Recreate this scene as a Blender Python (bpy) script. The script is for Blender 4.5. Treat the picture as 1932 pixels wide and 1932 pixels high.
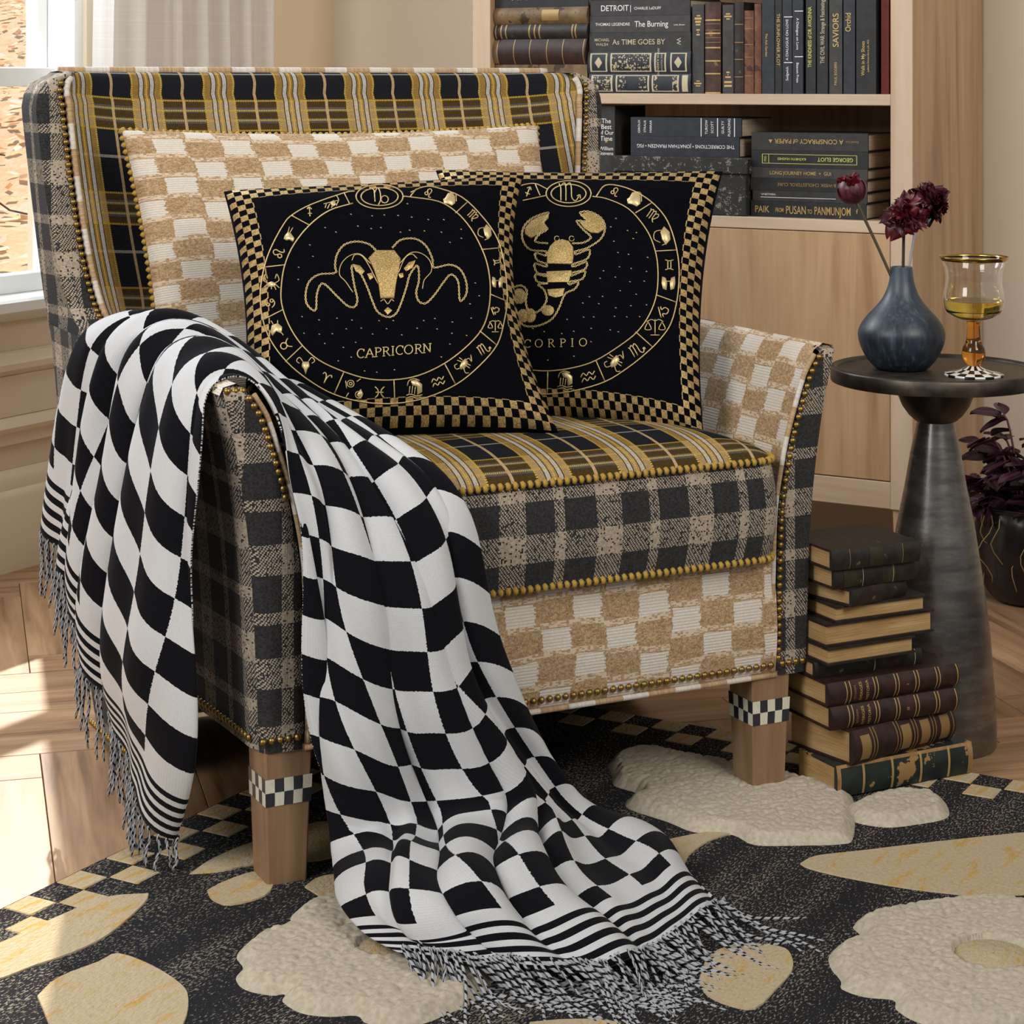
import bpy, bmesh, math, random
import numpy as np
from mathutils import Vector, Matrix
for _o in list(bpy.data.objects): bpy.data.objects.remove(_o, do_unlink=True)
random.seed(7)
SC = bpy.context.scene
COL = SC.collection
# ------------------------------------------------------------------ camera
F, CX, HY, CH = 3900.0, 966.0, 150.0, 1.04      # focal length in px, centre column, horizon row, eye height (1932 px frame)
_cd = bpy.data.cameras.new('camera'); CAM = bpy.data.objects.new('camera', _cd); COL.objects.link(CAM)
_cd.sensor_width = 36; _cd.lens = 36*F/1932; _cd.shift_y = (HY-966)/1932; _cd.clip_start = .05
CAM.location = (0, 0, CH); CAM.rotation_euler = (math.pi/2, 0, 0)
SC.camera = CAM
# ------------------------------------------------------------------ light
SC.view_settings.view_transform = 'Standard'; SC.view_settings.look = 'None'
SC.view_settings.gamma = 1.0; SC.view_settings.use_curve_mapping = False
SC.view_settings.exposure = -0.28
_w = bpy.data.worlds.new('world'); SC.world = _w; _w.use_nodes = True
_w.node_tree.nodes['Background'].inputs[0].default_value = (1.0, 0.965, 0.92, 1)
_w.node_tree.nodes['Background'].inputs[1].default_value = 0.35
def lamp(name, kind, energy, color, loc, target=None, direction=None, size=None, size_y=None, angle=None):
    l = bpy.data.lights.new(name, kind); o = bpy.data.objects.new(name, l); COL.objects.link(o)
    l.energy = energy; l.color = color; o.location = loc
    d = Vector(direction) if direction else Vector(target)-Vector(loc)
    o.rotation_euler = d.to_track_quat('-Z', 'Y').to_euler()
    if size: l.shape = 'RECTANGLE'; l.size = size; l.size_y = size_y or size
    if angle is not None: l.angle = angle
    return o
lamp('sun', 'SUN', 6.4, (1.0, .90, .76), (-3, 9, 6), direction=(.25, -.97, -.84), angle=.012)
lamp('window_or_fill', 'AREA', 96, (1.0, .965, .92), (-2.3, .5, 2.4), target=(.1, 3.0, .5), size=1.3, size_y=1.9)  # added soft key inside the room, standing in for an unseen front-left window
lamp('window_or_fill', 'AREA', 62, (.84, .92, 1.0), (-1.45, 4.35, 2.0), target=(.1, 3.0, .5), size=.9, size_y=1.3)
lamp('window_or_fill', 'AREA', 24, (1.0, .93, .83), (1.7, .7, 2.6), target=(-.75, 4.75, 1.0), size=1.2, size_y=1.6).data.spread = math.radians(85)  # added fill from front right to brighten the left wall, no window there
# ------------------------------------------------------------------ helpers
def P(px, py, Y): return Vector(((px-CX)*Y/F, Y, CH-(py-HY)*Y/F))
def floorP(px, py):
    Y = F*CH/(py-HY); return Vector(((px-CX)*Y/F, Y, 0))
def spl(xs, ys):
    xs = np.array(xs, float); ys = np.array(ys, float)
    d = np.diff(ys)/np.diff(xs); m = np.zeros(len(xs)); m[0] = d[0]; m[-1] = d[-1]
    for i in range(1, len(xs)-1): m[i] = 0 if d[i-1]*d[i] <= 0 else 2*d[i-1]*d[i]/(d[i-1]+d[i])
    def f(x):
        if x <= xs[0]: return float(ys[0])
        if x >= xs[-1]: return float(ys[-1])
        i = int(np.searchsorted(xs, x))-1; h = xs[i+1]-xs[i]; t = (x-xs[i])/h
        return float((2*t**3-3*t*t+1)*ys[i]+(t**3-2*t*t+t)*h*m[i]+(-2*t**3+3*t*t)*ys[i+1]+(t**3-t*t)*h*m[i+1])
    return f
def crom(pts, n):                       # Catmull-Rom through points, n samples per span
    pts = [np.array(p, float) for p in pts]; out = []
    q = [2*pts[0]-pts[1]]+pts+[2*pts[-1]-pts[-2]]
    for i in range(1, len(q)-2):
        p0, p1, p2, p3 = q[i-1:i+3]
        for k in range(n):
            t = k/n
            out.append(.5*((2*p1)+(p2-p0)*t+(2*p0-5*p1+4*p2-p3)*t*t+(3*p1-p0-3*p2+p3)*t**3))
    out.append(pts[-1]); return out
class MB:                               # mesh builder
    def __init__(s): s.v = []; s.f = []; s.uv = []; s.mi = []
    def face(s, idx, uv=None, mi=0): s.f.append(tuple(idx)); s.uv.append(uv); s.mi.append(mi)
    def grid(s, pts, uvs=None, closed_u=False, closed_v=False, mi=0, flip=False):   # pts[i][j]
        n = len(pts); m = len(pts[0]); b = len(s.v)
        for r in pts:
            for p in r: s.v.append(tuple(p))
        for i in range(n if closed_u else n-1):
            for j in range(m if closed_v else m-1):
                q = [(i, j), ((i+1) % n, j), ((i+1) % n, (j+1) % m), (i, (j+1) % m)]
                if flip: q.reverse()
                s.face([b+a*m+c for a, c in q], [uvs[a][c] for a, c in q] if uvs else None, mi)
        return b
    def box(s, x0, x1, y0, y1, z0, z1, mi=0, ch=0.0):
        if ch <= 0:
            b = len(s.v)
            for z in (z0, z1):
                for x, y in ((x0, y0), (x1, y0), (x1, y1), (x0, y1)): s.v.append((x, y, z))
            for q in ((0, 3, 2, 1), (4, 5, 6, 7), (0, 1, 5, 4), (1, 2, 6, 5), (2, 3, 7, 6), (3, 0, 4, 7)): s.face([b+k for k in q], None, mi)
            return
        b = len(s.v); c = ch
        V = {}
        for i, x in enumerate((x0, x1)):
            for j, y in enumerate((y0, y1)):
                for k, z in enumerate((z0, z1)):
                    sx, sy, sz = (1, -1)[i]*c, (1, -1)[j]*c, (1, -1)[k]*c
                    V[i, j, k, 0] = len(s.v); s.v.append((x, y+sy, z+sz))
                    V[i, j, k, 1] = len(s.v); s.v.append((x+sx, y, z+sz))
                    V[i, j, k, 2] = len(s.v); s.v.append((x+sx, y+sy, z))
        A = lambda q: s.face(q, None, mi)
        A([V[0,0,0,0], V[0,0,1,0], V[0,1,1,0], V[0,1,0,0]]); A([V[1,0,0,0], V[1,1,0,0], V[1,1,1,0], V[1,0,1,0]])
        A([V[0,0,0,1], V[1,0,0,1], V[1,0,1,1], V[0,0,1,1]]); A([V[0,1,0,1], V[0,1,1,1], V[1,1,1,1], V[1,1,0,1]])
        A([V[0,0,0,2], V[0,1,0,2], V[1,1,0,2], V[1,0,0,2]]); A([V[0,0,1,2], V[1,0,1,2], V[1,1,1,2], V[0,1,1,2]])
        for i in (0, 1):
            for j in (0, 1): A([V[i,j,0,0], V[i,j,0,1], V[i,j,1,1], V[i,j,1,0]])
            for k in (0, 1): A([V[i,0,k,0], V[i,0,k,2], V[i,1,k,2], V[i,1,k,0]])
        for j in (0, 1):
            for k in (0, 1): A([V[0,j,k,1], V[0,j,k,2], V[1,j,k,2], V[1,j,k,1]])
        for i in (0, 1):
            for j in (0, 1):
                for k in (0, 1): A([V[i,j,k,0], V[i,j,k,1], V[i,j,k,2]])
    def tube(s, pts, r, n=8, closed=False, mi=0, caps=True, uvlen=True):
        pts = [Vector(p) for p in pts]; N = len(pts); rr = r if hasattr(r, '__len__') else [r]*N
        rows = []; up = None; L = 0; uvs = []
        for i, p in enumerate(pts):
            t = (pts[(i+1) % N]-pts[i-1]) if closed else (pts[min(i+1, N-1)]-pts[max(i-1, 0)])
            if t.length < 1e-9: t = Vector((0, 0, 1))
            t.normalize()
            if up is None: up = t.orthogonal().normalized()
            up = up-t*up.dot(t)
            if up.length < 1e-6: up = t.orthogonal()
            up.normalize(); w = t.cross(up)
            if i: L += (p-pts[i-1]).length
            rows.append([p+(up*math.cos(a)+w*math.sin(a))*rr[i] for a in [2*math.pi*k/n for k in range(n)]])
            uvs.append([(L, k/n) for k in range(n)])
        b = s.grid(rows, uvs, closed_u=closed, closed_v=True, mi=mi)
        if caps and not closed:
            s.face([b+k for k in range(n)], None, mi); s.face([b+(N-1)*n+k for k in reversed(range(n))], None, mi)
    def lathe(s, prof, n=48, c=(0, 0), mi=0, uvs=False):
        rows = []; uu = []; L = 0
        for i, (r, z) in enumerate(prof):
            if i: L += math.hypot(r-prof[i-1][0], z-prof[i-1][1])
            rows.append([(c[0]+r*math.cos(2*math.pi*k/n), c[1]+r*math.sin(2*math.pi*k/n), z) for k in range(n)])
            uu.append([(k/n, L) for k in range(n)])
        s.grid(rows, uu if uvs else None, closed_v=True, mi=mi, flip=True)
    def ellipsoid(s, c, r, nu=12, nv=8, mi=0, M=None):
        rows = []
        for i in range(nv+1):
            th = math.pi*i/nv
            row = []
            for k in range(nu):
                p = Vector((r[0]*math.sin(th)*math.cos(2*math.pi*k/nu), r[1]*math.sin(th)*math.sin(2*math.pi*k/nu), r[2]*math.cos(th)))
                if M: p = M @ p
                row.append(tuple(Vector(c)+p))
            rows.append(row)
        s.grid(rows, None, closed_v=True, mi=mi)
    def poly(s, pts, mi=0, uv=None):
        b = len(s.v); s.v += [tuple(p) for p in pts]; s.face(range(b, b+len(pts)), uv, mi)
    def build(s, name, mat, parent=None, smooth=True, loc=None, rot=None, edge=None, mesh_only=False):
        me = bpy.data.meshes.new(name); me.from_pydata(s.v, [], s.f)
        mats = mat if isinstance(mat, (list, tuple)) else [mat]
        for m in mats: me.materials.append(m)
        if any(u is not None for u in s.uv):
            ul = me.uv_layers.new(name='UVMap'); k = 0
            buf = []
            for f, u in zip(s.f, s.uv):
                for q in range(len(f)): buf += list(u[q]) if u is not None else [0, 0]
            ul.data.foreach_set('uv', buf)
        me.polygons.foreach_set('material_index', s.mi)
        me.polygons.foreach_set('use_smooth', [smooth]*len(s.f))
        if smooth and edge is not None: me.set_sharp_from_angle(angle=math.radians(edge))
        me.update()
        if mesh_only: return me
        return link(name, me, parent, loc, rot)
def link(name, me, parent=None, loc=None, rot=None):
    o = bpy.data.objects.new(name, me); COL.objects.link(o)
    if parent: o.parent = parent
    if loc is not None: o.location = loc
    if rot is not None: o.rotation_euler = rot
    return o
def empty(name, loc=(0, 0, 0), rz=0.0, parent=None):
    o = bpy.data.objects.new(name, None); COL.objects.link(o); o.location = loc; o.rotation_euler = (0, 0, rz); o.empty_display_size = .05
    if parent: o.parent = parent
    return o
def tag(o, label=None, cat=None, group=None, kind=None):
    if label: o['label'] = label
    if cat: o['category'] = cat
    if group: o['group'] = group
    if kind: o['kind'] = kind
    return o
# ------------------------------------------------------------------ shader expressions
class S:
    def __init__(s, nt, sock): s.nt = nt; s.k = sock
    def op(s, o, *a):
        n = s.nt.nodes.new('ShaderNodeMath'); n.operation = o
        for i, x in enumerate((s,)+a):
            if isinstance(x, S): s.nt.links.new(x.k, n.inputs[i])
            else: n.inputs[i].default_value = float(x)
        return S(s.nt, n.outputs[0])
    def __add__(s, o): return s.op('ADD', o)
    __radd__ = __add__
    def __mul__(s, o): return s.op('MULTIPLY', o)
    __rmul__ = __mul__
    def __sub__(s, o): return s.op('SUBTRACT', o)
    def __rsub__(s, o): return (s*-1)+o
    def __truediv__(s, o): return s.op('DIVIDE', o)
    def floor(s): return s.op('FLOOR')
    def frac(s): return s.op('FRACT')
    def abs(s): return s.op('ABSOLUTE')
    def sin(s): return s.op('SINE')
    def lt(s, o): return s.op('LESS_THAN', o)
    def gt(s, o): return s.op('GREATER_THAN', o)
    def mn(s, o): return s.op('MINIMUM', o)
    def mx(s, o): return s.op('MAXIMUM', o)
    def mod2(s): return ((s*.5).frac()*2+.01).floor()
    def band(s, a, b): return s.gt(a)*s.lt(b)
class Mat:
    def __init__(s, name, base=(.5, .5, .5), rough=.6, metal=0.0, spec=.5):
        s.m = bpy.data.materials.new(name); s.m.use_nodes = True; s.nt = s.m.node_tree
        s.b = s.nt.nodes['Principled BSDF']; s.set('Base Color', base); s.set('Roughness', rough); s.set('Metallic', metal); s.set('Specular IOR Level', spec)
    def set(s, k, v):
        if isinstance(v, S): s.nt.links.new(v.k, s.b.inputs[k])
        else: s.b.inputs[k].default_value = tuple(v)+(1,) if isinstance(v, (tuple, list)) and len(v) == 3 else v
        return s
    def node(s, t, **kw):
        n = s.nt.nodes.new(t)
        for k, v in kw.items(): setattr(n, k, v)
        return n
    def wire(s, n, k, v):
        if isinstance(v, S): s.nt.links.new(v.k, n.inputs[k])
        elif v is not None: n.inputs[k].default_value = tuple(v)+(1,) if isinstance(v, (tuple, list)) and len(v) == 3 and n.inputs[k].type == 'RGBA' else v
    def coord(s, which='Object'): return S(s.nt, s.node('ShaderNodeTexCoord').outputs[which])
    def sep(s, v):
        n = s.node('ShaderNodeSeparateXYZ'); s.wire(n, 0, v); return [S(s.nt, o) for o in n.outputs]
    def comb(s, x=0, y=0, z=0):
        n = s.node('ShaderNodeCombineXYZ')
        for i, v in enumerate((x, y, z)): s.wire(n, i, v)
        return S(s.nt, n.outputs[0])
    def uv(s): return s.sep(s.coord('UV'))[:2]
    def scale(s, v, sc):
        n = s.node('ShaderNodeVectorMath', operation='MULTIPLY'); s.wire(n, 0, v); n.inputs[1].default_value = sc; return S(s.nt, n.outputs[0])
    def vadd(s, v, w):
        n = s.node('ShaderNodeVectorMath', operation='ADD'); s.wire(n, 0, v); s.wire(n, 1, w); return S(s.nt, n.outputs[0])
    def noise(s, v=None, scale=5, detail=2, rough=.5, dist=0.0):
        n = s.node('ShaderNodeTexNoise'); s.wire(n, 'Vector', v); n.inputs['Scale'].default_value = scale; n.inputs['Detail'].default_value = detail
        n.inputs['Roughness'].default_value = rough; n.inputs['Distortion'].default_value = dist; return S(s.nt, n.outputs[0])
    def white(s, v):
        n = s.node('ShaderNodeTexWhiteNoise', noise_dimensions='2D'); s.wire(n, 0, v); return S(s.nt, n.outputs[0])
    def voro(s, v=None, scale=5, feature='F1', rand=1.0):
        n = s.node('ShaderNodeTexVoronoi', feature=feature); s.wire(n, 'Vector', v); n.inputs['Scale'].default_value = scale; n.inputs['Randomness'].default_value = rand
        return S(s.nt, n.outputs['Distance'])
    def rnd(s): return S(s.nt, s.node('ShaderNodeObjectInfo').outputs['Random'])
    def ramp(s, f, stops, interp='LINEAR'):
        n = s.node('ShaderNodeValToRGB'); s.wire(n, 0, f); e = n.color_ramp.elements; n.color_ramp.interpolation = interp
        for i, (p, c) in enumerate(stops):
            if i < 2: q = e[i]; q.position = p
            else: q = e.new(p)
            q.color = tuple(c)+(1,) if len(c) == 3 else c
        return S(s.nt, n.outputs[0])
    def mix(s, f, a, b):
        n = s.node('ShaderNodeMix', data_type='RGBA'); s.wire(n, 0, f); s.wire(n, 6, a); s.wire(n, 7, b); return S(s.nt, n.outputs[2])
    def mulc(s, a, b, f=1.0):
        n = s.node('ShaderNodeMix', data_type='RGBA', blend_type='MULTIPLY'); n.inputs[0].default_value = f; s.wire(n, 6, a); s.wire(n, 7, b); return S(s.nt, n.outputs[2])
    def bump(s, h, strength=.3, dist=.002):
        n = s.node('ShaderNodeBump'); s.wire(n, 'Height', h); n.inputs['Strength'].default_value = strength; n.inputs['Distance'].default_value = dist
        s.nt.links.new(n.outputs[0], s.b.inputs['Normal']); return s
def plain(name, base, rough=.6, metal=0.0, spec=.5): return Mat(name, base, rough, metal, spec).m
# ================================================================== room
R30 = -math.pi/6
RX, RY = Vector((math.cos(R30), math.sin(R30), 0)), Vector((-math.sin(R30), math.cos(R30), 0))
CORNER = Vector((-.47, 5.44, 0))                 # corner of the window wall and the back wall
def room(x, y, z=0): return CORNER+RX*x+RY*y+Vector((0, 0, z))
def rbox(name, boxes, mat, parent=None, ch=0.0, smooth=False):
    b = MB()
    for q in boxes: b.box(*q, ch=ch)
    return b.build(name, mat, parent, smooth=smooth, loc=None if parent else CORNER, rot=None if parent else (0, 0, R30))
m = Mat('wall_paint', (.70, .60, .46), .85); n = m.noise(m.coord(), 60, 3); m.bump(n, .12, .002)
m.set('Base Color', m.ramp(m.noise(m.coord(), 1.5, 2), [(.3, (.77, .65, .48)), (.7, (.81, .69, .52))])); M_WALL = m.m
m = Mat('wall_paint_back', (.74, .66, .55), .85); m.bump(m.noise(m.coord(), 60, 3), .12, .002); M_WALL2 = m.m
M_TRIM = plain('trim_paint', (.83, .72, .54), .45)
M_WIN = plain('window_paint', (.82, .84, .84), .35)
m = Mat('floor_plank', (.4, .25, .15), .42, 0, .4)
o = m.coord(); r = m.rnd(); off = m.comb(r*37.0, r*11.0, 0)
v = m.vadd(o, off)
g1 = m.noise(m.scale(v, (3.0, 45.0, 1.0)), 1.0, 5, .6, .6); g2 = m.noise(m.scale(v, (1.2, 9.0, 1.0)), 1.0, 3, .5, 1.5)
c = m.ramp(g1*.65+g2*.45, [(.36, (.17, .092, .045)), (.5, (.36, .21, .112)), (.68, (.52, .335, .195))])
c = m.mulc(c, m.ramp(r, [(0, (.72, .70, .68)), (.5, (1, .98, .94)), (1, (.85, .80, .74))]))
m.set('Base Color', c); m.bump(g1, .15, .001); M_PLANK = m.m
M_GAP = plain('floor_gap', (.05, .03, .02), .8)

b = MB(); b.poly([room(-.02, -9, -.012), room(9, -9, -.012), room(9, .1, -.012), room(-.02, .1, -.012)])
FLOOR = tag(b.build('floor', M_GAP, smooth=False), kind='structure')
PW, PL = .112, .56
b = MB(); b.box(.0006, PL-.0006, .0006, PW-.0006, -.011, 0, ch=.0008); _pm = b.build('plank', M_PLANK, mesh_only=True, smooth=False)
A15 = math.radians(15); E1, E2 = Vector((math.cos(A15), math.sin(A15), 0)), Vector((-math.sin(A15), math.cos(A15), 0))
def inview(p):
    d = (p-CORNER)
    if d.dot(RX) < -.05 or d.dot(RY) > .1 or p.y < 2.05: return False
    return -.25*p.y-.75 < p.x < .25*p.y+.8
for i in range(-90, 91):
    for j in range(-12, 13):
        ox, oy = (i+5*j)*PW, (i-5*j)*PW
        for vert in (0, 1):
            base = Vector((0, 3.5, 0))+E1*ox+E2*(oy+(PW if vert else 0))
            mid = base+(E2 if vert else E1)*PL/2
            if not inview(mid): continue
            if vert: link('plank', _pm, FLOOR, base+E1*PW, (0, 0, A15+math.pi/2))
            else: link('plank', _pm, FLOOR, base, (0, 0, A15))
# back wall with baseboard
tag(rbox('wall_back', [(-.15, 6, 0, .15, 0, 3.3)], M_WALL2), kind='structure')
tag(rbox('baseboard_back', [(0.016, 6, -.018, -.001, .0005, .13), (0.012, 6, -.012, -.001, .1305, .15)], M_TRIM), kind='structure')
# window wall (local x = 0 plane, room at +x); window opening y -2.45..-1.0 and one more toward the camera
W0, W1, WZ0, WZ1 = -2.45, -.985, .575, 2.45
V0, V1 = -4.6, -3.1
tag(rbox('wall_left', [(-.15, 0, W1, .0, 0, 3.3), (-.15, 0, W0, W1, 0, WZ0), (-.15, 0, W0, W1, WZ1, 3.3), (-.15, 0, V1, W0, 0, 3.3),
                       (-.15, 0, V0, V1, 0, WZ0), (-.15, 0, V0, V1, WZ1, 3.3), (-.15, 0, -7.0, V0, 0, 3.3)], M_WALL), kind='structure')
def wtrim(name, prof, y0, y1, mat=M_TRIM):
    b = MB(); b.grid([[(x, y, z) for x, z in prof] for y in (y0, y1)]); 
    b.poly([(x, y0, z) for x, z in prof]); b.poly([(x, y1, z) for x, z in reversed(prof)])
    return tag(b.build(name, mat, smooth=True, loc=CORNER, rot=(0, 0, R30), edge=35), kind='structure')
YB = -6.5
wtrim('baseboard_left', [(.001, 0), (.03, 0), (.03, .155), (.026, .163), (.017, .170), (.017, .188), (.013, .198), (.009, .203), (.001, .21)], YB, -.02)
wtrim('trim_1', [(.001, .262), (.010, .264), (.010, .288), (.020, .292), (.024, .302), (.018, .312), (.008, .318), (.001, .322)], YB, -.25)
wtrim('trim_2', [(.001, .41), (.008, .414), (.022, .424), (.024, .437), (.016, .444), (.010, .458), (.001, .462)], YB, -.25)
wtrim('trim_3', [(.001, .525), (.012, .53), (.020, .536), (.05, .545), (.058, .552), (.058, .572), (.052, .578), (-.06, .58), (-.06, .5755), (.001, .5755)], YB, W1+.10, M_WIN)
wtrim('trim_4', [(.001, .322), (.004, .323), (.004, .409), (.001, .41)], YB, -.25)
# sash window: frame, two sashes, panes
def window(name, y0, y1, z0, z1):
    w = tag(empty(name, CORNER, R30), kind='structure')
    T = (-.11, -.02)
    rbox('jamb', [(T[0], .012, y1-.026, y1, z0, z1)], M_WIN, w); rbox('jamb', [(T[0], .012, y0, y0+.026, z0, z1)], M_WIN, w)
    rbox('window_head', [(T[0], .012, y0+.026, y1-.026, z1-.03, z1)], M_WIN, w)
    zm = 1.045
    for nm, x0, x1, a, c in (('lower_sash', -.06, -.025, z0+.004, zm+.022), ('upper_sash', -.1, -.065, zm-.02, z1-.03)):
        ya, yb = y0+.027, y1-.027; s = .034
        sa = rbox(nm, [(x0, x1, ya, ya+s, a, c), (x0, x1, yb-s, yb, a, c), (x0, x1, ya+s, yb-s, a, a+.042), (x0, x1, ya+s, yb-s, c-.042, c)], M_WIN, w, ch=.0025)
        rbox('pane', [((x0+x1)/2-.002, (x0+x1)/2+.002, ya+s-.004, yb-s+.004, a+.038, c-.038)], M_PANE, sa)
    rbox('casing', [(.001, .022, y1, y1+.075, z0+.006, z1+.08)], M_TRIM, w, ch=.003); rbox('casing', [(.001, .022, y0-.075, y0, z0+.006, z1+.08)], M_TRIM, w, ch=.003)
    rbox('casing', [(.001, .022, y0, y1, z1, z1+.08)], M_TRIM, w, ch=.003)
m = Mat('window_pane'); nt = m.nt; gl = m.node('ShaderNodeBsdfGlossy'); gl.inputs['Roughness'].default_value = .02; tr = m.node('ShaderNodeBsdfTransparent'); mx = m.node('ShaderNodeMixShader'); mx.inputs[0].default_value = .04
nt.links.new(tr.outputs[0], mx.inputs[1]); nt.links.new(gl.outputs[0], mx.inputs[2]); nt.links.new(mx.outputs[0], nt.nodes['Material Output'].inputs[0]); M_PANE = m.m
window('window_1', W0, W1, WZ0, WZ1); window('window_2', V0, V1, WZ0, WZ1)
# ================================================================== bookcase
BC = Vector((.8034, 4.15, 0))                     # front right foot of the bookcase
def bx(px, y=0.0):                                # pixel column -> local x on the plane y inside the bookcase front
    k = (px-CX)/F; X0, Y0 = BC.x+.5*y, BC.y+.866*y
    return (Y0*k-X0)/(.866+.5*k)
def bz(px, py, y=0.0):
    x = bx(px, y); Y = BC.y-.5*x+.866*y; return CH-(py-HY)*Y/F
def wood_mat(name, stops, axis):
    m = Mat(name, (.5, .35, .2), .48, 0, .35); o = m.coord(); r = m.rnd()
    v = m.vadd(o, m.comb(r*13.0, r*7.0, r*5.0))
    s1 = {'z': (30, 30, 1.6), 'x': (1.6, 30, 30)}[axis]; s2 = {'z': (7, 7, .8), 'x': (.8, 7, 7)}[axis]
    g = m.noise(m.scale(v, s1), 1.0, 5, .62, .5)*.5+m.noise(m.scale(v, s2), 1.0, 3, .5, 2.2)*.55
    m.set('Base Color', m.ramp(g, stops)); m.bump(g, .08, .001); return m.m
OAK = [(.34, (.31, .18, .09)), (.5, (.46, .30, .172)), (.68, (.56, .39, .238))]
OAK_L = [(.36, (.47, .34, .235)), (.5, (.56, .43, .31)), (.66, (.63, .50, .375))]
M_OAK, M_OAKX, M_OAKL, M_OAKLX = wood_mat('oak_vertical', OAK, 'z'), wood_mat('oak_across', OAK, 'x'), wood_mat('oak_edge_vertical', OAK_L, 'z'), wood_mat('oak_edge_across', OAK_L, 'x')
BW, BD = 1.03, .475
case = tag(empty('bookcase', BC, R30), 'light oak bookcase with open shelves above plain cupboard doors', 'bookcase')
def cb(name, x0, x1, y0, y1, z0, z1, mat, ch=.0015): 
    b = MB(); b.box(x0, x1, y0, y1, z0, z1, ch=ch); return b.build(name, mat, case, smooth=False)
cb('side_panel', -.045, 0, .004, BD, .172, 2.05, M_OAK); cb('side_panel', -BW, -BW+.045, .004, BD, .172, 2.05, M_OAK)
cb('stile', -.0455, .0005, 0, .0035, .172, 2.05, M_OAKL, .0008); cb('stile', -BW-.0005, -BW+.0455, 0, .0035, .172, 2.05, M_OAKL, .0008)
cb('back_panel', -BW+.0455, -.0455, BD-.012, BD-.002, .19, 2.05, M_OAK)
cb('shelf', -BW+.0455, -.0455, .002, BD-.0125, .987, 1.010, M_OAKLX); cb('shelf', -BW+.0455, -.0455, .002, BD-.0125, 1.36, 1.383, M_OAKLX)
cb('cupboard_top', -BW+.0455, -.0455, .002, BD-.0125, .728, .752, M_OAKLX); cb('bottom_rail', -BW+.0455, -.0455, .001, .022, .172, .2265, M_OAKLX)
cb('bottom_board', -BW+.0455, -.0455, .0225, BD-.0125, .2, .218, M_OAKX)
cb('top_board', -BW-.002, .002, -.001, BD, 2.0505, 2.075, M_OAKX)
xm = -BW/2
for x0, x1 in ((-BW+.047, xm-.001), (xm+.001, -.047)): cb('cupboard_door', x0, x1, .0005, .02, .2285, .7265, M_OAK, .001)
for x0, x1, s in ((-.043, -.003, 1), (-BW+.003, -BW+.043, -1)):
    for y0 in (.006, BD-.05):
        b = MB(); xc = (x0+x1)/2; rows = []
        for z, w in ((0, .012), (.1715, .020)):
            cx = xc+s*(.020-w)*.0; rows.append([(cx-w, y0, z), (cx+w, y0, z), (cx+w, y0+2*w, z), (cx-w, y0+2*w, z)])
        b.grid(rows, closed_v=True, flip=False); b.poly(rows[0][::-1]); b.poly(rows[1]); b.build('foot', M_OAK, case, smooth=False)
# ================================================================== fabrics
def weave_plaid(name, per=.145, thr=.0021, dark=(.018, .018, .020), dark2=(.040, .040, .043), cream=(.50, .42, .33)):
    m = Mat(name, dark, .95, 0, .15); u, v = m.uv()
    n = m.noise(m.comb(u, v), 25, 1); u2 = u+(n-.5)*.0015; v2 = v+(n-.5)*.0015
    fu, fv = (u2/per).frac(), (v2/per).frac()
    def stripes(f): return (f.band(.02, .29)+f.band(.585, .69)).mn(1.0)
    V, H = stripes(fu), stripes(fv)
    iu, iv = (u/thr).floor(), (v/thr).floor()
    wob = (m.white(m.comb(iu, iv))-.5)*.22
    tw = ((u/.0046)+(v/.0023).floor()*.37+wob).frac().lt(.5)                           # twill: warp on top or weft on top, rows of short dashes
    k = (V*tw+H*(1-tw))*m.white(m.comb((u/.0023).floor(), (v/.0023).floor())).gt(.12)
    c0 = m.mix(m.white(m.comb(iu, iv)), dark, dark2)
    c1 = m.mix(m.white(m.comb(iv, iu)), tuple(x*.62 for x in cream), cream)
    m.set('Base Color', m.mix(k, c0, c1))
    hgt = ((u/thr).frac()-.5).abs()+((v/thr).frac()-.5).abs()+k*.3
    m.bump(hgt*-1.0, .5, .0012); m.set('Sheen Weight', .08); return m.m
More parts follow.
